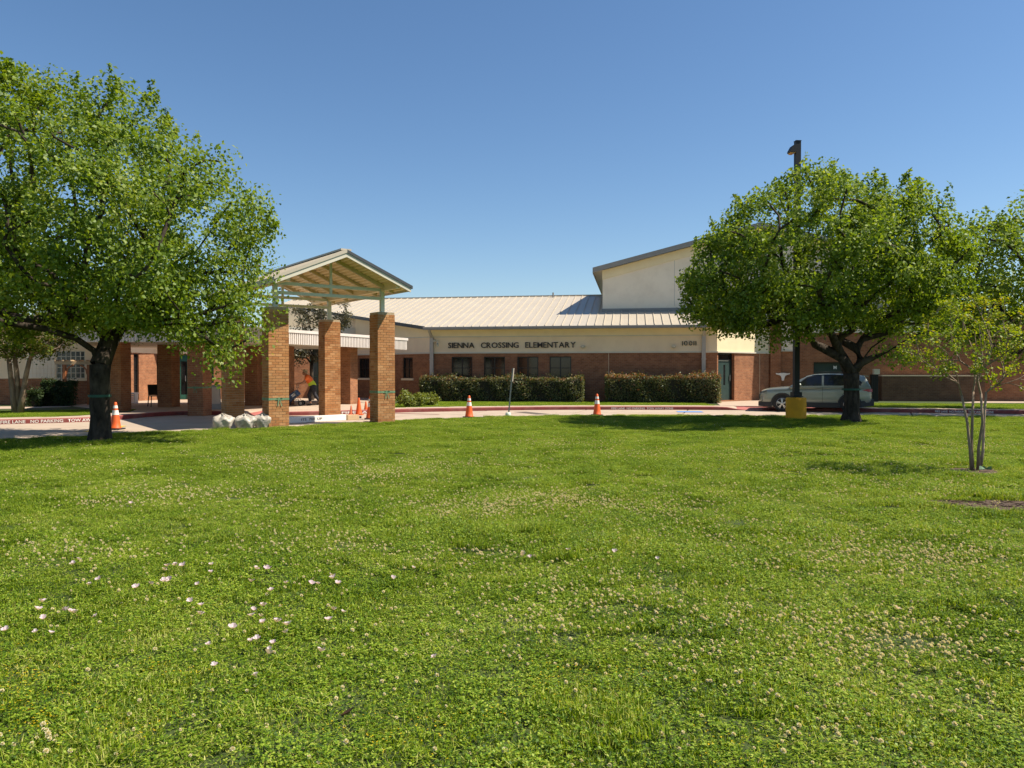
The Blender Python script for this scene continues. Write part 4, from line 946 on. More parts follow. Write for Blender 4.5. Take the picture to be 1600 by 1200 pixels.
# crape myrtles: several bare stems, airy tops
def crape(label,base,stems,ells,ncl,rad,per,size,seed,rt,leaf,dead=0,group=None):
    root=empty('crape_myrtle',base); tag(root,label,'tree',group); r2=np.random.default_rng(seed)
    C_=crown_pts(ells,ncl,seed,.35); k=len(stems); own=np.argmin(np.array([[np.linalg.norm(c-np.array(s[-1])) for s in stems] for c in C_]),1)
    br=MB()
    for i,s in enumerate(stems):
        tr=MB(); tr.tube(s,[rt*(1-.10*j)*(1.25 if j==0 else 1) for j in range(len(s))],8); adopt(tr.build('trunk',BARKC,None,smooth=True),root)
        T=C_[own==i]
        if len(T)==0: continue
        tt,b=grow(s[-2],s[-1],T,seed+i,rt*.62,rtip=.006,kink=.25,flare=1,minr=.005,step=.3); br.v,br.f,br.m=(lambda o,b:(o.v+b.v,o.f+[tuple(q+len(o.v) for q in f) for f in b.f],o.m+b.m))(br,b)
    o=adopt(br.build('branches',BARKC,None,smooth=True),root); o['kind']='stuff'
    oc=np.mean([e[:3] for e in ells],0); c=adopt(quads(leafcloud(C_,rad*r2.uniform(.6,1.2,len(C_)),per,size,seed+5,oc,.0,.5),'crown',leaf),root); c['kind']='stuff'; return root
bx,by=G(1526,738); DC=by
def cp(px,py,d=0): q=AT(px,DC+d); return (q[0],q[1],CAMH+(HOR-py)*(DC+d)/F)
stems=[[cp(1520,738),cp(1517,705),cp(1512,660,.05),cp(1503,618,.05)],[cp(1521,738,.05),cp(1519,695,.1),cp(1520,650,.15),cp(1521,612,.2)],[cp(1530,738,.0),cp(1530,700,-.05),cp(1536,660,-.1),cp(1533,615,-.1)],[cp(1532,738,.05),cp(1537,705,.08),cp(1538,660,.1),cp(1541,612,.1)]]
C_ell=[pxell(1500,535,75,52,DC,.9),pxell(1458,552,44,34,DC,.6),pxell(1560,510,70,45,DC,.8),pxell(1590,590,45,20,DC,.4),pxell(1500,490,55,32,DC,.6)]
crape('small pale stemmed crape myrtle with fresh yellow green leaves at the right of the lawn',(bx,by,.02),stems,C_ell,125,.14,34,.046,51,.025,LF_CRAPE)
mb=MB(); ring=[(bx+.40*math.cos(t)*(1+.12*math.sin(3*t)),by+.38*math.sin(t)) for t in np.linspace(0,2*math.pi,20)[:-1]]; mb.slab(ring,0,.03); tag(mb.build('mulch_ring',M['mulch']),kind='structure')
DK=27.3
def ck(px,py,d=0): q=AT(px,DK+d); return (q[0],q[1],CAMH+(HOR-py)*(DK+d)/F)
stems=[[ck(24,646),ck(20,620),ck(17,590),ck(14,562)],[ck(27,646,.1),ck(28,610,.1),ck(26,580,.1),ck(23,556,.1)],[ck(31,646),ck(36,612),ck(41,585),ck(47,560)]]
crape('larger crape myrtle with bare pinkish stems on the far side of the road, left',(*AT(26,DK),.125),stems,[pxell(35,485,80,78,DK,1.7),pxell(-40,510,60,55,DK,1.6),pxell(75,520,40,32,DK,1.2),pxell(20,545,70,22,DK,1.2)],220,.36,90,.085,61,.10,LF_LEFT)
# tree in the courtyard behind the covered walk
DQ=39.8
tree('courtyard_tree','dull leafy tree rising behind the flat covered walk roof','tree',(*AT(487,DQ),.12),(*AT(487,DQ),2.0),[pxell(495,505,42,38,DQ,1.6),pxell(470,545,36,20,DQ,1.3),pxell(520,485,28,28,DQ,1.2)],70,.42,110,.11,71,.09,LF_COURT,BARK,nb=50)
# ------------------------------------------------------------------ hedges and shrubs
def hedge(name,label,p0,p1,dep,h,leaf,top,seed,n_,size=.07,topn=.2,group=None,cat='hedge',z0=.125,bulge=.08):
    d=Vector((p1[0]-p0[0],p1[1]-p0[1])); L=d.length; a=math.atan2(d.y,d.x); root=empty(name,(p0[0],p0[1],z0),a); tag(root,label,cat,group)
    r2=np.random.default_rng(seed)
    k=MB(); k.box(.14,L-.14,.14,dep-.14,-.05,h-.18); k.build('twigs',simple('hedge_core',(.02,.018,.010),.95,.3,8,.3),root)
    m=n_; f=r2.random(m); x=r2.uniform(0,L,m); y=r2.uniform(0,dep,m); z=h*r2.random(m)**.8
    s=r2.random(m); front=s<.48; tp=(s>=.48)&(s<.8); en=s>=.8
    wob=lambda x,z:.09*np.sin(x*2.1+1)+.06*np.sin(x*5.3+z*4)
    y=np.where(front,wob(x,z)+np.abs(r2.normal(0,.07,m)),y); z=np.where(tp,h+.08*np.sin(x*1.7)+.06*np.sin(x*4.1+y*3)+.03*np.sin(x*11+y*7)-np.abs(r2.normal(0,.07,m))+(r2.random(m)<.08)*r2.uniform(.04,.2,m),z); x=np.where(en,np.where(r2.random(m)<.5,np.abs(r2.normal(0,.07,m)),L-np.abs(r2.normal(0,.07,m))),x)
    p=np.c_[x,y,z]; p[:,1]+=np.where(z>h-.2,.5*(z-h+.2)*0+.04,0)
    out=np.c_[np.where(en,np.sign(x-L/2),0),np.where(front,-1.,0),np.where(tp,1.,.25)]
    nrm=r2.normal(size=(m,3))*.7+out*.6+np.array([0,0,.35]); nrm/=np.linalg.norm(nrm,axis=1)[:,None]
    ax=r2.normal(size=(m,3))+np.array([0,0,.6]); ax-=nrm*(ax*nrm).sum(1)[:,None]; ax/=np.linalg.norm(ax,axis=1)[:,None]; sd=np.cross(nrm,ax); Lf=(size*r2.uniform(.6,1.4,m))[:,None]; W=Lf*.26
    V=np.stack([p,p+ax*Lf*.5+sd*W+nrm*Lf*.08,p+ax*Lf,p+ax*Lf*.5-sd*W+nrm*Lf*.08],1)
    red=(r2.random(m)<np.where(z>h-.12,topn,topn*.10)).astype(int)
    c=quads(V,'leaves',[leaf,top],root,red); c['kind']='stuff'; return root
hz=.125
fr_=lambda px:(lambda t:(fp0[0]-E2.x*1.6+E1.x*t,fp0[1]-E2.y*1.6+E1.y*t))(ray_on(px,(fp0[0]-E2.x*1.6,fp0[1]-E2.y*1.6),(fp1[0]-E2.x*1.6,fp1[1]-E2.y*1.6)))
hedge('clipped_hedge','long clipped dark hedge under the four front windows, left of the gap',fr_(655),fr_(911),1.15,1.18,LF_HEDGE,LF_RED,81,17000,.085,.16)
hedge('clipped_hedge','shorter clipped hedge with reddish tips beside the green side door',fr_(946),fr_(1126),1.2,1.27,LF_HEDGE,LF_RED,82,14000,.085,.38)
def shrub(label,px,py,r,h,seed,leaf=LF_SHRUB,n_=30,per=34,group=None,z=.125,name='green_shrub',size=.075):
    x,y=G(px,py,z); root=empty(name,(x,y,z)); tag(root,label,'shrub',group); r2=np.random.default_rng(seed)
    c=r2.normal(size=(n_,3)); c/=np.linalg.norm(c,axis=1)[:,None]; c=c*np.array([r,r,h*.5])*r2.uniform(.45,1,(n_,1))+np.array([0,0,h*.52])
    st=MB()
    for q in c[:14]: st.tube([(0,0,-.03),tuple(q*.5+np.array([0,0,.03])),tuple(q)],[.012,.009,.005],4)
    o=st.build('stems',BARK,root); o['kind']='stuff'
    l=quads(leafcloud(c,np.full(n_,.2),per,size,seed+1,(0,0,h*.3),-.4),'leaves',leaf,root); l['kind']='stuff'
for i,(px,py,r,h,lb) in enumerate(((634,636,.42,.62,'low yellow green shrub nearest the canopy pillar, left end of the three'),(654,635.5,.40,.55,'low yellow green shrub in the middle of the three beside the hedge'),(672,634,.36,.50,'low yellow green shrub touching the left end of the long hedge'))): shrub(lb,px,py,r,h,90+i)
a,b=G(62,635.0,.137),G(112,634.6,.137); hedge('clipped_hedge','dark clipped hedge below the glass block window, left wing',a,b,.8,1.0,LF_DARK,LF_DARK,84,5000,.08,.0)
a,b=G(40,636,.137),G(61,635.8,.137); hedge('clipped_hedge','low dark hedge at the far left beside the taller hedge',a,b,.8,.62,LF_DARK,LF_DARK,85,2600,.08,.0)
# cedar arbour by the left wing
x,y=AT(101,33.95); ar=empty('garden_arbour',(x,y,.137),R(8)); tag(ar,'orange cedar garden arbour with curved braces in front of the glass block window','arbour')
for dx in (-.0,1.0):
    k=MB(); k.box(dx-.06,dx+.06,-.06,.06,0,1.78); k.build('post',M['wood'],ar)
    k=MB(); sg=1 if dx==0 else -1; pts=[(dx+sg*.06,0,1.35),(dx+sg*.10,0,1.55),(dx+sg*.2,0,1.68),(dx+sg*.36,0,1.76)]
    for u_,v_ in zip(pts,pts[1:]): k.bar(u_,v_,.05,.06)
    k.build('brace',M['wood'],ar)
k=MB(); k.prism([(-.42,1.86),(1.42,1.86),(1.36,1.78),(-.36,1.78)],-.07,-.02); k.prism([(-.42,1.86),(1.42,1.86),(1.36,1.78),(-.36,1.78)],.02,.07); k.build('beam',M['palewood'],ar) if False else None
for yy in (-.07,.03):
    k=MB(); k.prism([(-.42,1.93),(1.42,1.93),(1.36,1.79),(-.36,1.79)],yy,yy+.045); k.build('beam',M['palewood'],ar)
for i in range(6):
    k=MB(); k.box(-.3+i*.32,-.26+i*.32,-.3,.3,1.935,1.99); k.build('slat',M['palewood'],ar)
# ------------------------------------------------------------------ traffic cones
def cone_thing(h,kind,label,px=None,py=None,pos=None,group='orange traffic cones',rz=0):
    x,y=pos if pos else G(px,py); z=.0
    root=empty('traffic_cone',(x,y,z),rz); tag(root,label,'traffic cone',group)
    col=M['orange'] if kind!='faded' else M['orange2']; wb=h*.25
    k=MB(); k.box(-wb,wb,-wb,wb,0,.035); k.build('base',M['rubber'] if kind=='collar' else col,root,bevel=.012)
    r0=h*.185; rt=h*.045; rr=lambda t:r0+(rt-r0)*t
    k=MB(); k.lathe([(r0*1.12,.036),(r0,.055)]+[(rr(t),.055+(h-.055)*t) for t in (.2,.5,.8,.97)]+[(rt*.7,h),(rt*.5,h-.004)],20); k.build('cone_body',col,root,smooth=True)
    if kind=='collar':
        for (a,b) in ((.50,.68),(.76,.87)):
            k=MB(); k.lathe([(rr(a)+.004,.055+(h-.055)*a),(rr(b)+.004,.055+(h-.055)*b)],20); 
            k=MB(); n0=20; k.tube([(0,0,.055+(h-.055)*a),(0,0,.055+(h-.055)*b)],[rr(a)+.004,rr(b)+.004],20,0,False); k.build('reflective_collar',M['collar'],root,smooth=True)
    return root
cone_thing(.76,'collar','orange cone with two white collars beside the big left tree trunk',180,671)
cone_thing(.77,'collar','orange cone with two white collars on the road left of the leaning sign post',733,652.5,rz=.3)
cone_thing(.79,'collar','orange cone with two white collars on the road by the gap between the hedges',933,649,rz=.1)
cone_thing(.36,'faded','smallest plain pale orange cone left of the taller cones by the canopy',548.5,648.5)
cone_thing(.64,'plain','tall plain orange cone without collars, second from left by the canopy',560.5,648.5)
cone_thing(.46,'plain','medium plain orange cone at the back of the group by the canopy',571.5,645.5)
cone_thing(.78,'collar','orange cone with white collars half hidden by the right front canopy pillar',578.5,655,rz=.2)
# ------------------------------------------------------------------ leaf bags
def bag(label,px,py,w_,h,seed,sq=1.0):
    x,y=G(px,py); r2=random.Random(seed); root=empty('leaf_bag',(x,y+.15,0)); tag(root,label,'bag','white plastic bags of leaves by the canopy pillar')
    nu,nv=36,20; vs=[];fs=[]
    for i in range(nv+1):
        t=i/nv; z=h*t; rad=(.80+.42*math.sin(min(1,t*1.2)*math.pi*.62))*(1-max(0,(t-.62)/.38)**2.2*.93)
        for k in range(nu):
            a=2*math.pi*k/nu; q=rad*(1+.07*math.sin(3*a+seed)+.045*math.sin(5*a+6*t+seed*2)+.03*math.sin(9*a-11*t+seed)+.022*math.sin(17*a+15*t)+r2.uniform(-.02,.02))*(1-.06*max(0,math.sin(4*a+seed*3+7*t))**4)
            zz=z+(.03*math.sin(5*a+seed)+r2.uniform(-.012,.012))*(t>.1); vs.append((w_/2*.86*q*math.cos(a)+.05*t*math.sin(seed),w_/2*.72*q*math.sin(a),max(0,zz)))
    for i in range(nv):
        for k in range(nu): fs.append((i*nu+k,i*nu+(k+1)%nu,(i+1)*nu+(k+1)%nu,(i+1)*nu+k))
    fs.append(tuple(nv*nu+k for k in range(nu))); mb=MB(); mb.add(vs,fs); mb.build('bag_body',M['bag'],root,smooth=True)
    k=MB(); hx=.05*math.sin(seed)
    for j in range(7):
        a=j*.9; k.add([(hx,0,h-.02),(hx+.05*math.cos(a)+.02,.05*math.sin(a),h+.04+.02*(j%3)),(hx+.07*math.cos(a+.5),.07*math.sin(a+.5),h+.01)],[(0,1,2)])
    k.build('knot',M['bag'],root)
bag('rounded white bag of leaves, leftmost of three, with a knotted top',343,672.5,.56,.42,1)
bag('slumped white bag of leaves in the middle of three, folded at its top',378,671.5,.55,.40,2)
bag('white bag of leaves touching the dark side of the front left pillar',407,670.5,.46,.41,3)
# ------------------------------------------------------------------ ribbons tied round pillars and trunks
def ribbon(label,pos,w_,z,rz,side=1,round_=False,tilt=0):
    root=empty('green_ribbon',(pos[0],pos[1],z),rz); tag(root,label,'ribbon','green ribbons tied round pillars and trunks'); e=w_/2+.004; k=MB()
    if round_:
        for i in range(16):
            a,b=i*math.pi/8,(i+1)*math.pi/8; r1=e
            k.add([(r1*math.cos(a),r1*math.sin(a),-.03),(r1*math.cos(b),r1*math.sin(b),-.03),(r1*math.cos(b),r1*math.sin(b),.03),(r1*math.cos(a),r1*math.sin(a),.03)],[(0,1,2,3)])
    else:
        P=[(-e,-e),(e,-e),(e,e),(-e,e)]
        for i in range(4):
            (x0,y0),(x1,y1)=P[i],P[(i+1)%4]
            for t in range(4):
                q=lambda s:(x0+(x1-x0)*s,y0+(y1-y0)*s); dz=lambda s:.012*math.sin(s*9+i)
                s0,s1=t/4,(t+1)/4; k.add([(*q(s0),-.032+dz(s0)),(*q(s1),-.032+dz(s1)),(*q(s1),.032-dz(s1)),(*q(s0),.032-dz(s0))],[(0,1,2,3)])
    k.build('band',M['ribbon_dark' if round_ else 'ribbon'],root)
    k=MB(); 
    for sx in (-1,1):
        for (r1,r2_) in ((.02,.10),): 
            k.add([(0,-e-.012,0),(sx*.06,-e-.035,.045),(sx*.10,-e-.025,.01),(sx*.06,-e-.015,-.03)],[(0,1,2,3)])
        k.add([(sx*.005,-e-.012,-.01),(sx*.03,-e-.016,-.01),(sx*.07+.02,-e-.02,-.20),(sx*.045+.02,-e-.02,-.21)],[(0,1,2,3)])
    k.build('bow',M['ribbon'],root) if not round_ else None
pp=at_can(HX,0); ribbon('green ribbon with a bow round the right front canopy pillar',(pp.x,pp.y),.58,.98,TH)
pp=at_can(-HX,0); ribbon('green ribbon with a bow round the left front canopy pillar',(pp.x,pp.y),.58,.83,TH)
ribbon('green ribbon on the shaded pillar behind the leaf bags and sandwich board',(-11.45,28.15),.60,1.03,R(-9))
ribbon('green ribbon round the trunk of the big left pear tree',(G(155,690)[0]+.01,G(155,690)[1]),.478,1.05,0,round_=True)
ribbon('green ribbon round the trunk of the right pear tree by the car',(G(1330,660.5)[0],G(1330,660.5)[1]),.545,1.05,0,round_=True)
x,y=G(1541,740); k=MB(); 
for j in range(9): a=j*.7; k.add([(0,0,.03),(.09*math.cos(a),.06*math.sin(a),.08),(.10*math.cos(a+.5),.07*math.sin(a+.5),.02)],[(0,1,2)])
tag(k.build('green_ribbon',M['ribbon'],None,(x,y,.04)),'crumpled green ribbon on the ground at the foot of the crape myrtle','ribbon','green ribbons tied round pillars and trunks')
# ------------------------------------------------------------------ leaning sign post, lamp post
x,y=G(794,652); sp=empty('sign_post',(x,y,0)); tag(sp,'thin grey leaning sign post seen edge on at the lawn edge, pale green foot','sign')
tip=Vector((.16,-.0,1.72)); k=MB(); k.bar((0,0,-.05),tip,.045,.05); k.build('post',M['steel'],sp)
k=MB(); k.lathe([(.11,-.05),(.105,.10),(.085,.16),(.05,.18)],14); k.build('foot',M['mint'],sp,smooth=True)
d=tip.normalized(); k=MB(); k.bar(tip-d*.46,tip+d*.01,.02,.42,0,(0,1,0)); k.build('sign_plate',M['spout'],sp,(.035,0,0),(0,0,R(-4)))
x,y=G(1244,656); lp_=empty('lamp_post',(x,y,0),R(4)); tag(lp_,'tall black square lamp post on a round yellow concrete base','lamp post')
k=MB(); k.lathe([(.33,-.05),(.33,.70),(.325,.725),(.30,.745),(.0,.76)],32); k.build('base',M['yellow'],lp_,smooth=False)
k=MB(); k.box(-.085,.085,-.085,.085,.93,9.24); k.box(-.095,.095,-.095,.095,9.241,9.26); k.build('pole',M['black'],lp_)
k=MB(); k.box(-.17,.17,-.17,.17,.762,.79); k.box(-.14,.14,-.14,.14,.791,.929); k.build('pole_cover',M['black'],lp_)
k=MB(); k.prism([(-.087,8.86),(-.29,8.86),(-.29,8.92),(-.20,9.08),(-.087,9.08)],-.14,.14); k.build('lamp_head',M['black'],lp_)
k=MB(); k.prism([(-.11,8.855),(-.28,8.855),(-.24,8.82),(-.15,8.82)],-.12,.12); k.build('lamp_lens',M['lamp'],lp_)
# ------------------------------------------------------------------ sandwich board, white crate, cart, bench under the walk
x,y=G(335,641,.1); sb=empty('sandwich_board',(x,y,.139),R(-62)); tag(sb,'narrow grey folding sandwich board standing near the pillar with the ribbon','sign')
for s in (-1,1):
    k=MB(); k.bar((s*.02,0,.95),(s*.27,0,0),.42,.025,0,(s,0,.2)); k.build('board',M['greyplastic'],sb)
    k=MB(); k.bar((s*.05+s*.012,0,.86),(s*.225+s*.014,0,.22),.34,.008,0,(s,0,.2)); k.build('panel',M['spout'],sb)
x,y=G(203,630,.14); bn=empty('white_crate',(x,y,.139)); tag(bn,'white plastic crate in the shade under the covered walk','crate')
k=MB(); k.box(-.3,.3,-.2,.2,.42,.50); k.build('rim',M['white'],bn)
for i in range(4): k=MB(); k.box(-.28,.28,-.19,-.17,i*.1+.02,i*.1+.09); k.box(-.28,.28,.17,.19,i*.1+.02,i*.1+.09); k.build('rail',M['white'],bn)
for sx in (-1,1): k=MB(); k.box(sx*.28-.02,sx*.28+.02,-.165,.165,0,.419); k.build('side',M['white'],bn)
x,y=G(243,635,.14); ch=empty('metal_chair',(x,y,.139),R(40)); tag(ch,'dark metal chair standing among the shaded pillars','chair')
k=MB(); k.box(-.24,.24,-.22,.24,.43,.46); k.build('seat',M['black'],ch); k=MB(); k.bar((0,.24,.47),(0,.34,.92),.46,.025,0,(0,1,0)); k.build('backrest',M['black'],ch)
for sx in (-1,1):
    for sy in (-1,1): k=MB(); k.bar((sx*.22,sy*.2,.43),(sx*.25,sy*.25,0),.03,.03); k.build('leg',M['black'],ch)
x,y=AT(1366,38.0); k_=empty('utility_post',(x,y,.12),AF); tag(k_,'dark utility panel with a pale box on top beside the low brick wall','utility box')
k=MB(); k.box(-.17,.17,-.1,.1,0,1.35); k.build('panel',M['black'],k_); k=MB(); k.box(-.04,.22,-.14,.14,1.36,1.62); k.build('box',M['trim'],k_); 
for i in range(3): k=MB(); k.box(-.155+i*.11,-.075+i*.11,-.125,-.102,.05,1.3); k.build('slat',M['rubber'],k_)
# white longhorn emblem on the wall behind the car
em=Vector(q1)+E1*(ray_on(1222,q1,fw1))-E2*.22; k=MB()
half_=[(0,.02),(.10,.06),(.22,.07),(.36,.10),(.36,.14),(.20,.16),(.08,.16),(0,.14)]
k.prism([(.0,-.28),(.05,-.27),(.07,-.16),(.11,-.03),(.20,.02),(.33,.05),(.36,.12),(.22,.10),(.12,.12),(0,.13),(-.12,.12),(-.22,.10),(-.36,.12),(-.33,.05),(-.20,.02),(-.11,-.03),(-.07,-.16),(-.05,-.27)],-.02,.02)
tag(k.build('wall_emblem',M['white'],None,(em.x,em.y,1.42),(0,0,AF)),'white longhorn head emblem on the brick wall above the car bonnet','emblem')
#CAR
#PERSON
# ------------------------------------------------------------------ the parked car
def carpaint():
    m,n,l,b=newmat('silver_green_car_paint'); f=noise(n,l,3,4,wpos(n)); c=ramp(n,l,f,[(.3,(.235,.26,.225)),(.7,(.265,.285,.245))]); l.new(c,b.inputs['Base Color'])
    b.inputs['Metallic'].default_value=.45; b.inputs['Roughness'].default_value=.34; b.inputs['Coat Weight'].default_value=.7; b.inputs['Coat Roughness'].default_value=.06; return m
PAINT=carpaint(); CLAD=simple('black_cladding',(.02,.02,.02),.6,.15,6,.05); CHROME=simple('bright_rim',(.55,.55,.55),.28,.06,6,0,metal=.9); TAIL=simple('red_tail_lamp',(.38,.008,.010),.15,.1,4,0); HEAD=simple('clear_lamp',(.09,.10,.11),.08,.15,9,0,metal=.3)
fx,fy=G(1223,643.3); rx_,ry_=G(1327,645.2); cd=(Vector((fx,fy))-Vector((rx_,ry_))).normalized(); cn=Vector((-cd.y,cd.x))       # cn: towards the lawn side
mid=(Vector((fx,fy))+Vector((rx_,ry_)))/2-cn*.86+cd*.03
car=empty('parked_car',(mid.x,mid.y,0),math.atan2(cd.y,cd.x)); tag(car,'silver green sport utility car parked by the kerb behind the yellow lamp post base','car')
car.scale=(.955,.955,.955)
ST=[(2.21,.40,.74,.56),(2.17,.30,.82,.70),(2.05,.26,.89,.80),(1.85,.24,.945,.86),(1.55,.23,.985,.89),(1.27,.23,1.005,.90),(.95,.23,1.03,.905),(.4,.23,1.05,.905),(-.4,.23,1.07,.905),(-1.0,.23,1.085,.905),(-1.5,.24,1.10,.90),(-1.85,.27,1.095,.88),(-2.08,.33,1.06,.83),(-2.19,.42,1.0,.75)]
def loft(secs,cap=True):
    mb=MB(); n_=len(secs[0])
    for s in secs: mb.v+=s
    for i in range(len(secs)-1):
        for k in range(n_): mb.f.append((i*n_+k,i*n_+(k+1)%n_,(i+1)*n_+(k+1)%n_,(i+1)*n_+k)); mb.m.append(0)
    if cap: mb.f+= [tuple(range(n_)),tuple((len(secs)-1)*n_+k for k in reversed(range(n_)))]; mb.m+=[0,0]
    return mb
secs=[]
for x,zb,zh,w_ in ST:
    cr=.05 if x>.9 else .0
    h=[(w_*.88,zb),(w_*.975,zb+.10),(w_,zb+.40*(zh-zb)),(w_*.985,zb+.62*(zh-zb)),(w_*.995,zb+.80*(zh-zb)),(w_*.955,zh-.02),(w_*.90,zh),(w_*.55,zh+cr*.8)]
    secs.append([(x,y,z) for y,z in h]+[(x,-y,z) for y,z in reversed(h)])
o=loft(secs).build('body',PAINT,car,smooth=True); sd=o.modifiers.new('smooth','SUBSURF'); sd.levels=1; sd.render_levels=1
ysd=lambda z:.865-(z-1.05)*.43
secs=[]
for x,zr in ((1.0,1.05),(.80,1.20),(.55,1.37),(.30,1.505),(.02,1.575),(-.4,1.605),(-.95,1.60),(-1.5,1.565),(-1.88,1.515),(-1.96,1.42),(-2.04,1.24),(-2.12,1.06)):
    e=max(1.03,zr-.05); h=[(ysd(.98)-.0,.98),(ysd(1.04),1.04),(ysd(e)*.5+ysd(1.04)*.5,(e+1.04)/2),(ysd(e),e),(ysd(e)-.05,max(e,zr-.012)),(ysd(e)*.6,zr+.004)]
    secs.append([(x,y,z) for y,z in h]+[(x,-y,z) for y,z in reversed(h)])
loft(secs).build('cabin',PAINT,car,smooth=True)
def sideglass(name,poly,mat,off,s,th=.006):
    k=MB(); P=[(x,s*(ysd(z)+off),z) for x,z in poly]; Q=[(x,s*(ysd(z)+off-th),z) for x,z in poly]; n_=len(P)
    k.add(P+Q,[tuple(range(n_)),tuple(range(2*n_-1,n_-1,-1))]+[(i,i+n_,(i+1)%n_+n_,(i+1)%n_) for i in range(n_)]); return k.build(name,mat,car)
for s in (1,-1):
    sideglass('window_trim',[(.80,1.065),(.30,1.46),(.0,1.535),(-.4,1.56),(-.95,1.555),(-1.5,1.515),(-1.80,1.24),(-1.74,1.10)],M['black'],.006,s,.012)
    sideglass('side_window',[(.70,1.095),(.32,1.40),(.02,1.495),(-.27,1.525),(-.27,1.105)],M['glass'],.011,s)
    sideglass('side_window',[(-.36,1.108),(-.36,1.525),(-.9,1.525),(-1.12,1.505),(-1.18,1.14),(-1.16,1.115)],M['glass'],.011,s)
    sideglass('side_window',[(-1.26,1.14),(-1.22,1.495),(-1.47,1.475),(-1.70,1.24),(-1.64,1.16)],M['glass'],.011,s)
    sideglass('door_pillar',[(-.275,1.10),(-.275,1.53),(-.355,1.53),(-.355,1.10)],PAINT,.013,s) if s>0 else None
    k=MB(); k.bar((.80,s*.895,1.072),(-1.72,s*.895,1.105),.012,.018); k.build('belt_trim',CHROME,car)
    # cladding, arches, wheels
    k=MB(); k.prism([(1.0,.20),(1.0,.40),(-.98,.40),(-.98,.20)],s*.885,s*.922) ; k.build('sill_cladding',CLAD,car,bevel=.01)
    for ax in (1.27,-1.33):
        k=MB(); n_=20; A=[];C=[]
        for i in range(n_+1):
            t=-.28+ (math.pi+.56)*i/n_; A.append((ax+.385*math.cos(t),.345+.385*math.sin(t))); C.append((ax+.455*math.cos(t),.345+.455*math.sin(t)))
        vs=[(x,s*.918,z) for x,z in A]+[(x,s*.928,z) for x,z in C]+[(x,s*.84,z) for x,z in A]+[(x,s*.84,z) for x,z in C]; m=n_+1
        k.add(vs,[(i,i+1,m+i+1,m+i) for i in range(n_)]+[(i,2*m+i,2*m+i+1,i+1) for i in range(n_)]+[(m+i,m+i+1,3*m+i+1,3*m+i) for i in range(n_)]); k.build('wheel_arch',CLAD,car,smooth=True)
        k=MB(); k.prism([(ax+.388*math.cos(t),.345+.388*math.sin(t)) for t in np.linspace(-.35,math.pi+.35,20)],s*.60,s*.906); k.build('wheel_well',M['black'],car)
        wl=MB(); Rt=.345
        pr=[(.20,.70),(.235,.70),(.30,.705),(.335,.73),(Rt,.77),(Rt,.86),(.335,.905),(.30,.925),(.245,.925),(.232,.905)]; nn=28; vs=[]
        for r_,yy in pr:
            for i in range(nn): a=2*math.pi*i/nn; vs.append((ax+r_*math.cos(a),s*yy,.345+r_*math.sin(a)))
        fs=[(j*nn+i,j*nn+(i+1)%nn,(j+1)*nn+(i+1)%nn,(j+1)*nn+i) for j in range(len(pr)-1) for i in range(nn)]
        wl.add(vs,fs); wh=wl.build('wheel',M['rubber'],car,smooth=True)
        k=MB(); vs=[]; pr2=[(.232,.918),(.222,.925),(.21,.905),(.20,.86)]
        for r_,yy in pr2:
            for i in range(nn): a=2*math.pi*i/nn; vs.append((ax+r_*math.cos(a),s*yy,.345+r_*math.sin(a)))
        k.add(vs,[(j*nn+i,j*nn+(i+1)%nn,(j+1)*nn+(i+1)%nn,(j+1)*nn+i) for j in range(3) for i in range(nn)]); 
        for q in range(5):
            for dq in (-.16,.16):
                a=q*2*math.pi/5+.3; k.bar((ax+.03*math.cos(a),s*.912,.345+.03*math.sin(a)),(ax+.215*math.cos(a+dq),s*.905,.345+.215*math.sin(a+dq)),.03,.03,0,(0,1,0))
        k.ell((ax,s*.91,.345),(.055,.02,.055),12); k.build('rim',CHROME,wh)
        k=MB(); k.prism([(ax+.20*math.cos(t),.345+.20*math.sin(t)) for t in np.linspace(0,6.28,17)[:-1]],s*.80,s*.835); k.build('brake_disc',M['rubber'],wh)
    # seams, handles, mirror
    for x0,x1,z0,z1 in ((.93,.86,.43,1.0),(-.30,-.31,.42,1.07),(-1.05,-1.30,.72,1.09)):
        k=MB(); k.bar((x0,s*.9005,z0),(x1,s*.893,z1),.010,.010,0,(0,1,0)); k.build('door_seam',M['black'],car)
    for x in (-.10,-1.02):
        k=MB(); k.bar((x,s*.925,.945),(x-.20,s*.925,.955),.025,.035); k.build('door_handle',PAINT,car,bevel=.01)
    k=MB(); k.ell((.58,s*1.0,1.13),(.075,.115,.075),12); k.bar((.58,s*.88,1.07),(.58,s*.95,1.10),.05,.03); k.build('mirror',PAINT,car,smooth=True)
    k=MB(); k.tube([(.05,s*.60,1.575),(.0,s*.62,1.635),(-.4,s*.625,1.665),(-1.2,s*.62,1.65),(-1.5,s*.60,1.585)],.018,6); k.build('roof_rail',CLAD,car,smooth=True)
    # lamps
    k=MB(); k.add([(2.185,s*.56,.83),(2.09,s*.80,.855),(1.88,s*.872,.90),(1.90,s*.868,.845),(2.10,s*.80,.775),(2.20,s*.56,.775),(2.0,s*.62,.84)],[(0,1,4,5),(1,2,3,4),(0,5,6),(2,6,3),(0,6,1),(1,6,2),(3,6,4),(4,6,5)]); k.build('headlight',HEAD,car)
    k=MB(); k.add([(-1.80,s*.898,.93),(-2.06,s*.855,.99),(-2.165,s*.77,.985),(-2.19,s*.60,.95),(-2.20,s*.60,.87),(-2.175,s*.775,.86),(-2.08,s*.86,.86),(-1.95,s*.6,.93)],[(0,1,6),(1,2,5,6),(2,3,4,5),(0,7,1),(1,7,2),(2,7,3),(3,7,4),(4,7,5),(5,7,6),(6,7,0)]); k.build('tail_light',TAIL,car)
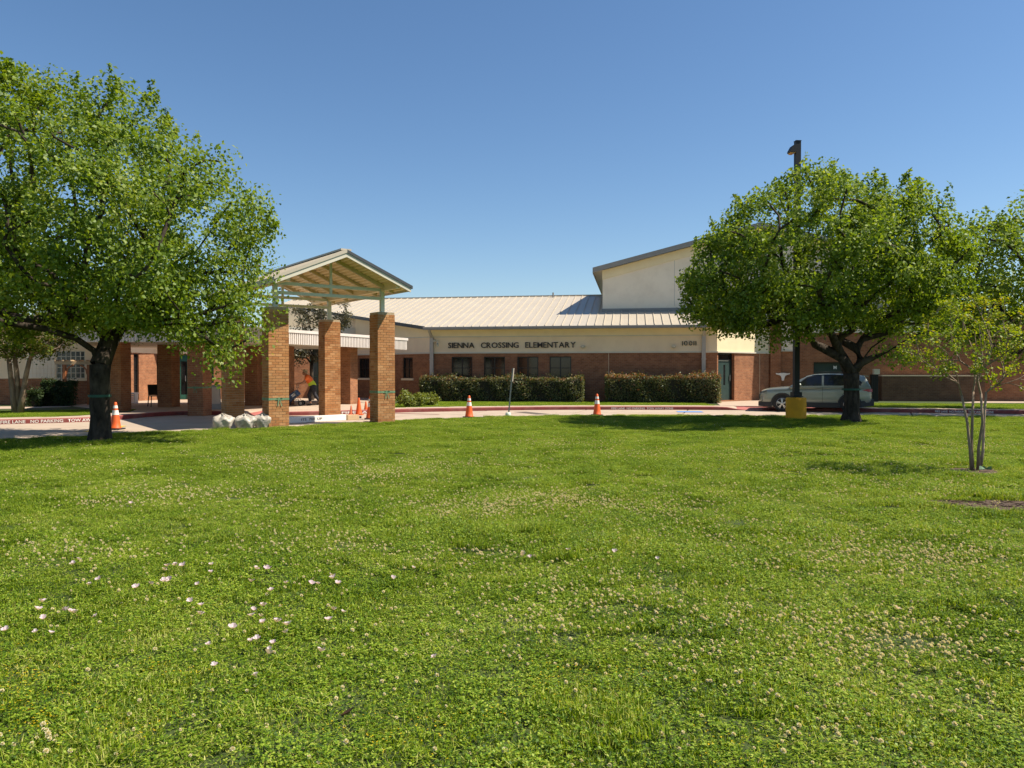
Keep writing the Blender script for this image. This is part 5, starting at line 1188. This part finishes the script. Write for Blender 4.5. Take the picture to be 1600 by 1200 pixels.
    k=MB(); k.add([(2.16,s*.60,.60),(2.09,s*.765,.64),(2.07,s*.785,.44),(2.15,s*.64,.40),(2.0,s*.6,.5)],[(0,1,2,3),(0,4,1),(1,4,2),(2,4,3),(3,4,0)]); k.build('fog_lamp_bezel',CLAD,car)
k=MB(); k.box(2.14,2.225,-.54,.54,.50,.73); k.build('grille',CLAD,car,bevel=.02)
k=MB(); k.prism([(2.24,.22),(2.24,.42),(1.70,.36),(1.70,.20)],-.70,.70); k.build('front_bumper',CLAD,car,bevel=.03)
for s in (1,-1): k=MB(); k.add([(2.235,s*.70,.22),(2.235,s*.70,.42),(1.70,s*.905,.40),(1.70,s*.905,.21),(1.72,s*.70,.3)],[(0,1,2,3),(0,4,1),(1,4,2),(2,4,3),(3,4,0)]); k.build('front_bumper',CLAD,car)
k=MB(); k.prism([(-2.25,.30),(-2.25,.56),(-1.75,.48),(-1.75,.23)],-.70,.70); k.build('rear_bumper',CLAD,car,bevel=.03)
for s in (1,-1): k=MB(); k.add([(-2.245,s*.70,.30),(-2.245,s*.70,.56),(-1.75,s*.91,.48),(-1.75,s*.905,.23),(-1.8,s*.7,.35)],[(0,1,2,3),(0,4,1),(1,4,2),(2,4,3),(3,4,0)]); k.build('rear_bumper',CLAD,car)
def plate_(name,pts,mat): k=MB(); n_=len(pts); k.add(pts+[(x-.012,y,z-.012) for x,y,z in pts],[tuple(range(n_)),tuple(range(2*n_-1,n_-1,-1))]+[(i,i+n_,(i+1)%n_+n_,(i+1)%n_) for i in range(n_)]); return k.build(name,mat,car)
plate_('windscreen',[(.93,.78,1.105),(.93,-.78,1.105),(.345,-.62,1.492),(.345,.62,1.492)],M['glass'])
k=MB(); k.add([(-2.075,.70,1.16),(-2.075,-.70,1.16),(-1.975,-.60,1.40),(-1.975,.60,1.40),(-2.09,.70,1.16),(-2.09,-.70,1.16),(-1.99,-.60,1.40),(-1.99,.60,1.40)],[(0,1,2,3),(7,6,5,4),(0,4,5,1),(1,5,6,2),(2,6,7,3),(3,7,4,0)]); k.build('rear_window',M['glass'],car)
k=MB(); k.prism([(-1.84,1.54),(-2.06,1.50),(-2.04,1.475),(-1.84,1.50)],-.60,.60); k.build('spoiler',PAINT,car)
# ------------------------------------------------------------------ the worker with the push cart
def remesh(mb,name,mat,parent,vox,smooth=4):
    me=mb.mesh('tmp'); o=bpy.data.objects.new('tmp',me); COL.objects.link(o)
    r=o.modifiers.new('r','REMESH'); r.mode='VOXEL'; r.voxel_size=vox
    s=o.modifiers.new('s','SMOOTH'); s.iterations=smooth; s.factor=.5
    dg=bpy.context.evaluated_depsgraph_get(); m2=bpy.data.meshes.new_from_object(o.evaluated_get(dg)); bpy.data.objects.remove(o); m2.materials.clear()
    return link(name,m2,mat,parent,smooth=True)
def limb(mb,pts,rs):
    mb.tube(pts,rs,12)
    for p,r in zip(pts,rs): mb.ell(p,(r,r,r),12)
px_,py_=G(488,634,.139)
pe=empty('person',(px_,py_,.139),R(6)); tag(pe,'person in a wide hat and orange and lime safety vest pushing a cart','person')
b=MB()
hip,neck=(0,0,.86),(-.24,0,1.27)
limb(b,[(0.02,0,.84),(-.06,0,1.0),(-.15,0,1.13),(-.21,0,1.22)],[.135,.125,.145,.12]); b.ell((-.19,0,1.2),(.10,.19,.08),14); b.ell((0.02,0,.86),(.13,.165,.12),14)
limb(b,[(-.22,0,1.24),(-.27,0,1.34)],[.058,.052])
hc=(-.315,0,1.42); b.ell(hc,(.095,.074,.115),16); b.ell((-.36,0,1.375),(.05,.05,.055),10); b.ell((-.412,0,1.41),(.02,.014,.022),8)
for s in (-1,1): b.ell((-.30,s*.076,1.415),(.022,.010,.032),8); b.ell((-.395,s*.03,1.435),(.014,.016,.010),8)
for s in (-1,1):
    limb(b,[(-.19,s*.185,1.22),(-.27,s*.225,1.09),(-.36,s*.215,.99)],[.055,.048,.040]); limb(b,[(-.36,s*.215,.99),(-.48,s*.19,.965),(-.585,s*.17,.955)],[.040,.034,.026])
    b.ell((-.635,s*.165,.955),(.045,.034,.020),10)
    for i,(dy,ln) in enumerate(((-.028,.060),(-.010,.070),(.009,.066),(.026,.052))):
        y0=s*.165+dy; limb(b,[(-.665,y0,.962),(-.665-ln*.55,y0,.962),(-.665-ln*.75,y0,.935),(-.665-ln*.45,y0,.915)],[.0095,.009,.0085,.008])
    limb(b,[(-.625,s*.165-s*.03,.95),(-.655,s*.165-s*.052,.935),(-.68,s*.165-s*.045,.918)],[.012,.011,.009])
legs=[[(0.02,.085,.84),(-.16,.09,.48),(-.09,.09,.10)],[(0.03,-.085,.84),(.12,-.09,.47),(.36,-.09,.15)]]
for L_ in legs: limb(b,[L_[0],tuple((np.array(L_[0])+np.array(L_[1]))/2),L_[1],tuple(np.array(L_[1])*.6+np.array(L_[2])*.4),L_[2]],[.088,.075,.055,.056,.036])
remesh(b,'body',M['skin'],pe,.011,3)
v=MB(); limb(v,[(0.0,0,.90),(-.06,0,1.0),(-.15,0,1.13),(-.20,0,1.22)],[.15,.145,.162,.13]); v.ell((-.185,0,1.205),(.115,.205,.085),14)
for s in (-1,1): limb(v,[(-.19,s*.185,1.22),(-.245,s*.21,1.13)],[.068,.064])
vo=remesh(v,'safety_vest',M['vorange'],pe,.014,3)
v=MB(); limb(v,[(0.015,0,.875),(-.055,0,.99)],[.158,.153]); v.ell((0.0,0,.90),(.15,.18,.08),14); remesh(v,'vest_hem',M['lime'],pe,.014,3)
for s in (-1,1):
    k=MB(); k.bar((-.04+.0,s*.09-.0,.93),(-.30,s*.09,1.10),.05,.01) if False else None
v=MB(); v.ell((0.02,0,.85),(.155,.185,.13),14)
for L_ in legs: limb(v,[L_[0],tuple((np.array(L_[0])+np.array(L_[1]))/2),L_[1],tuple(np.array(L_[1])*.35+np.array(L_[2])*.65)],[.108,.092,.072,.066])
remesh(v,'trousers',M['denim'],pe,.014,3)
k=MB(); k.tube([(-.30,0,1.455),(-.295,0,1.462),(-.29,0,1.47)],[.21,.205,.11],20); k.tube([(-.292,0,1.47),(-.285,0,1.53),(-.28,0,1.565)],[.102,.096,.07],18); k.build('hat',M['straw'],pe,smooth=True)
for L_,an in ((legs[0],0),(legs[1],-.5)):
    a=np.array(L_[2]); s_=MB(); limb(s_,[tuple(a+np.array([.03,0,-.03])),tuple(a+np.array([-.06,0,-.055+an*.0])),tuple(a+np.array([-.15,0,-.062+an*.06]))],[.046,.042,.034]); remesh(s_,'shoe',M['black'],pe,.012,2)
ca=empty('push_cart',(px_-.78,py_+.03,.139),R(6)); tag(ca,'blue hooded push cart with small wheels in front of the worker in the vest','cart')
k=MB(); Mx=Matrix.Translation((-.06,0,.42))@Matrix.Rotation(R(-38),4,'Y'); k.box(-.30,.30,-.21,.21,-.13,.13,0,Mx); k.build('tub',M['cartblue'],ca,bevel=.05)
k=MB(); k.box(-.02,.17,-.214,-.211,-.05,.06,0,Mx); k.build('label',M['paper'],ca)
for s in (-1,1):
    k=MB(); k.tube([(-.28,s*.23,.12),(.02,s*.23,.50),(.13,s*.21,.84),(.15,s*.20,.945)],.014,6); k.tube([(-.1,s*.23,.35),(.30,s*.23,.12)],.012,6); k.tube([(.30,s*.23,.12),(.05,s*.23,.54)],.012,6); k.build('frame',M['steel'],ca,smooth=True)
    for (x,r_) in ((-.28,.115),(.30,.115)):
        k=MB(); nn=18; pr=[(r_*.55,.235),(r_*.8,.232),(r_,.24),(r_,.28),(r_*.8,.288),(r_*.55,.285)]; vs=[(x+a_*math.cos(2*math.pi*i/nn),s*yy,r_+a_*math.sin(2*math.pi*i/nn)) for a_,yy in pr for i in range(nn)]
        k.add(vs,[(j*nn+i,j*nn+(i+1)%nn,((j+1)%len(pr))*nn+(i+1)%nn,((j+1)%len(pr))*nn+i) for j in range(len(pr)) for i in range(nn)]); w_=k.build('wheel',M['rubber'],ca,smooth=True)
        k=MB(); k.prism([(x+r_*.56*math.cos(t),r_+r_*.56*math.sin(t)) for t in np.linspace(0,6.28,15)[:-1]],s*.24,s*.282); k.build('hub',M['greyplastic'],w_)
k=MB(); k.tube([(.15,-.20,.945),(.15,.20,.945)],.016,8); k.build('handle',M['black'],ca,smooth=True)
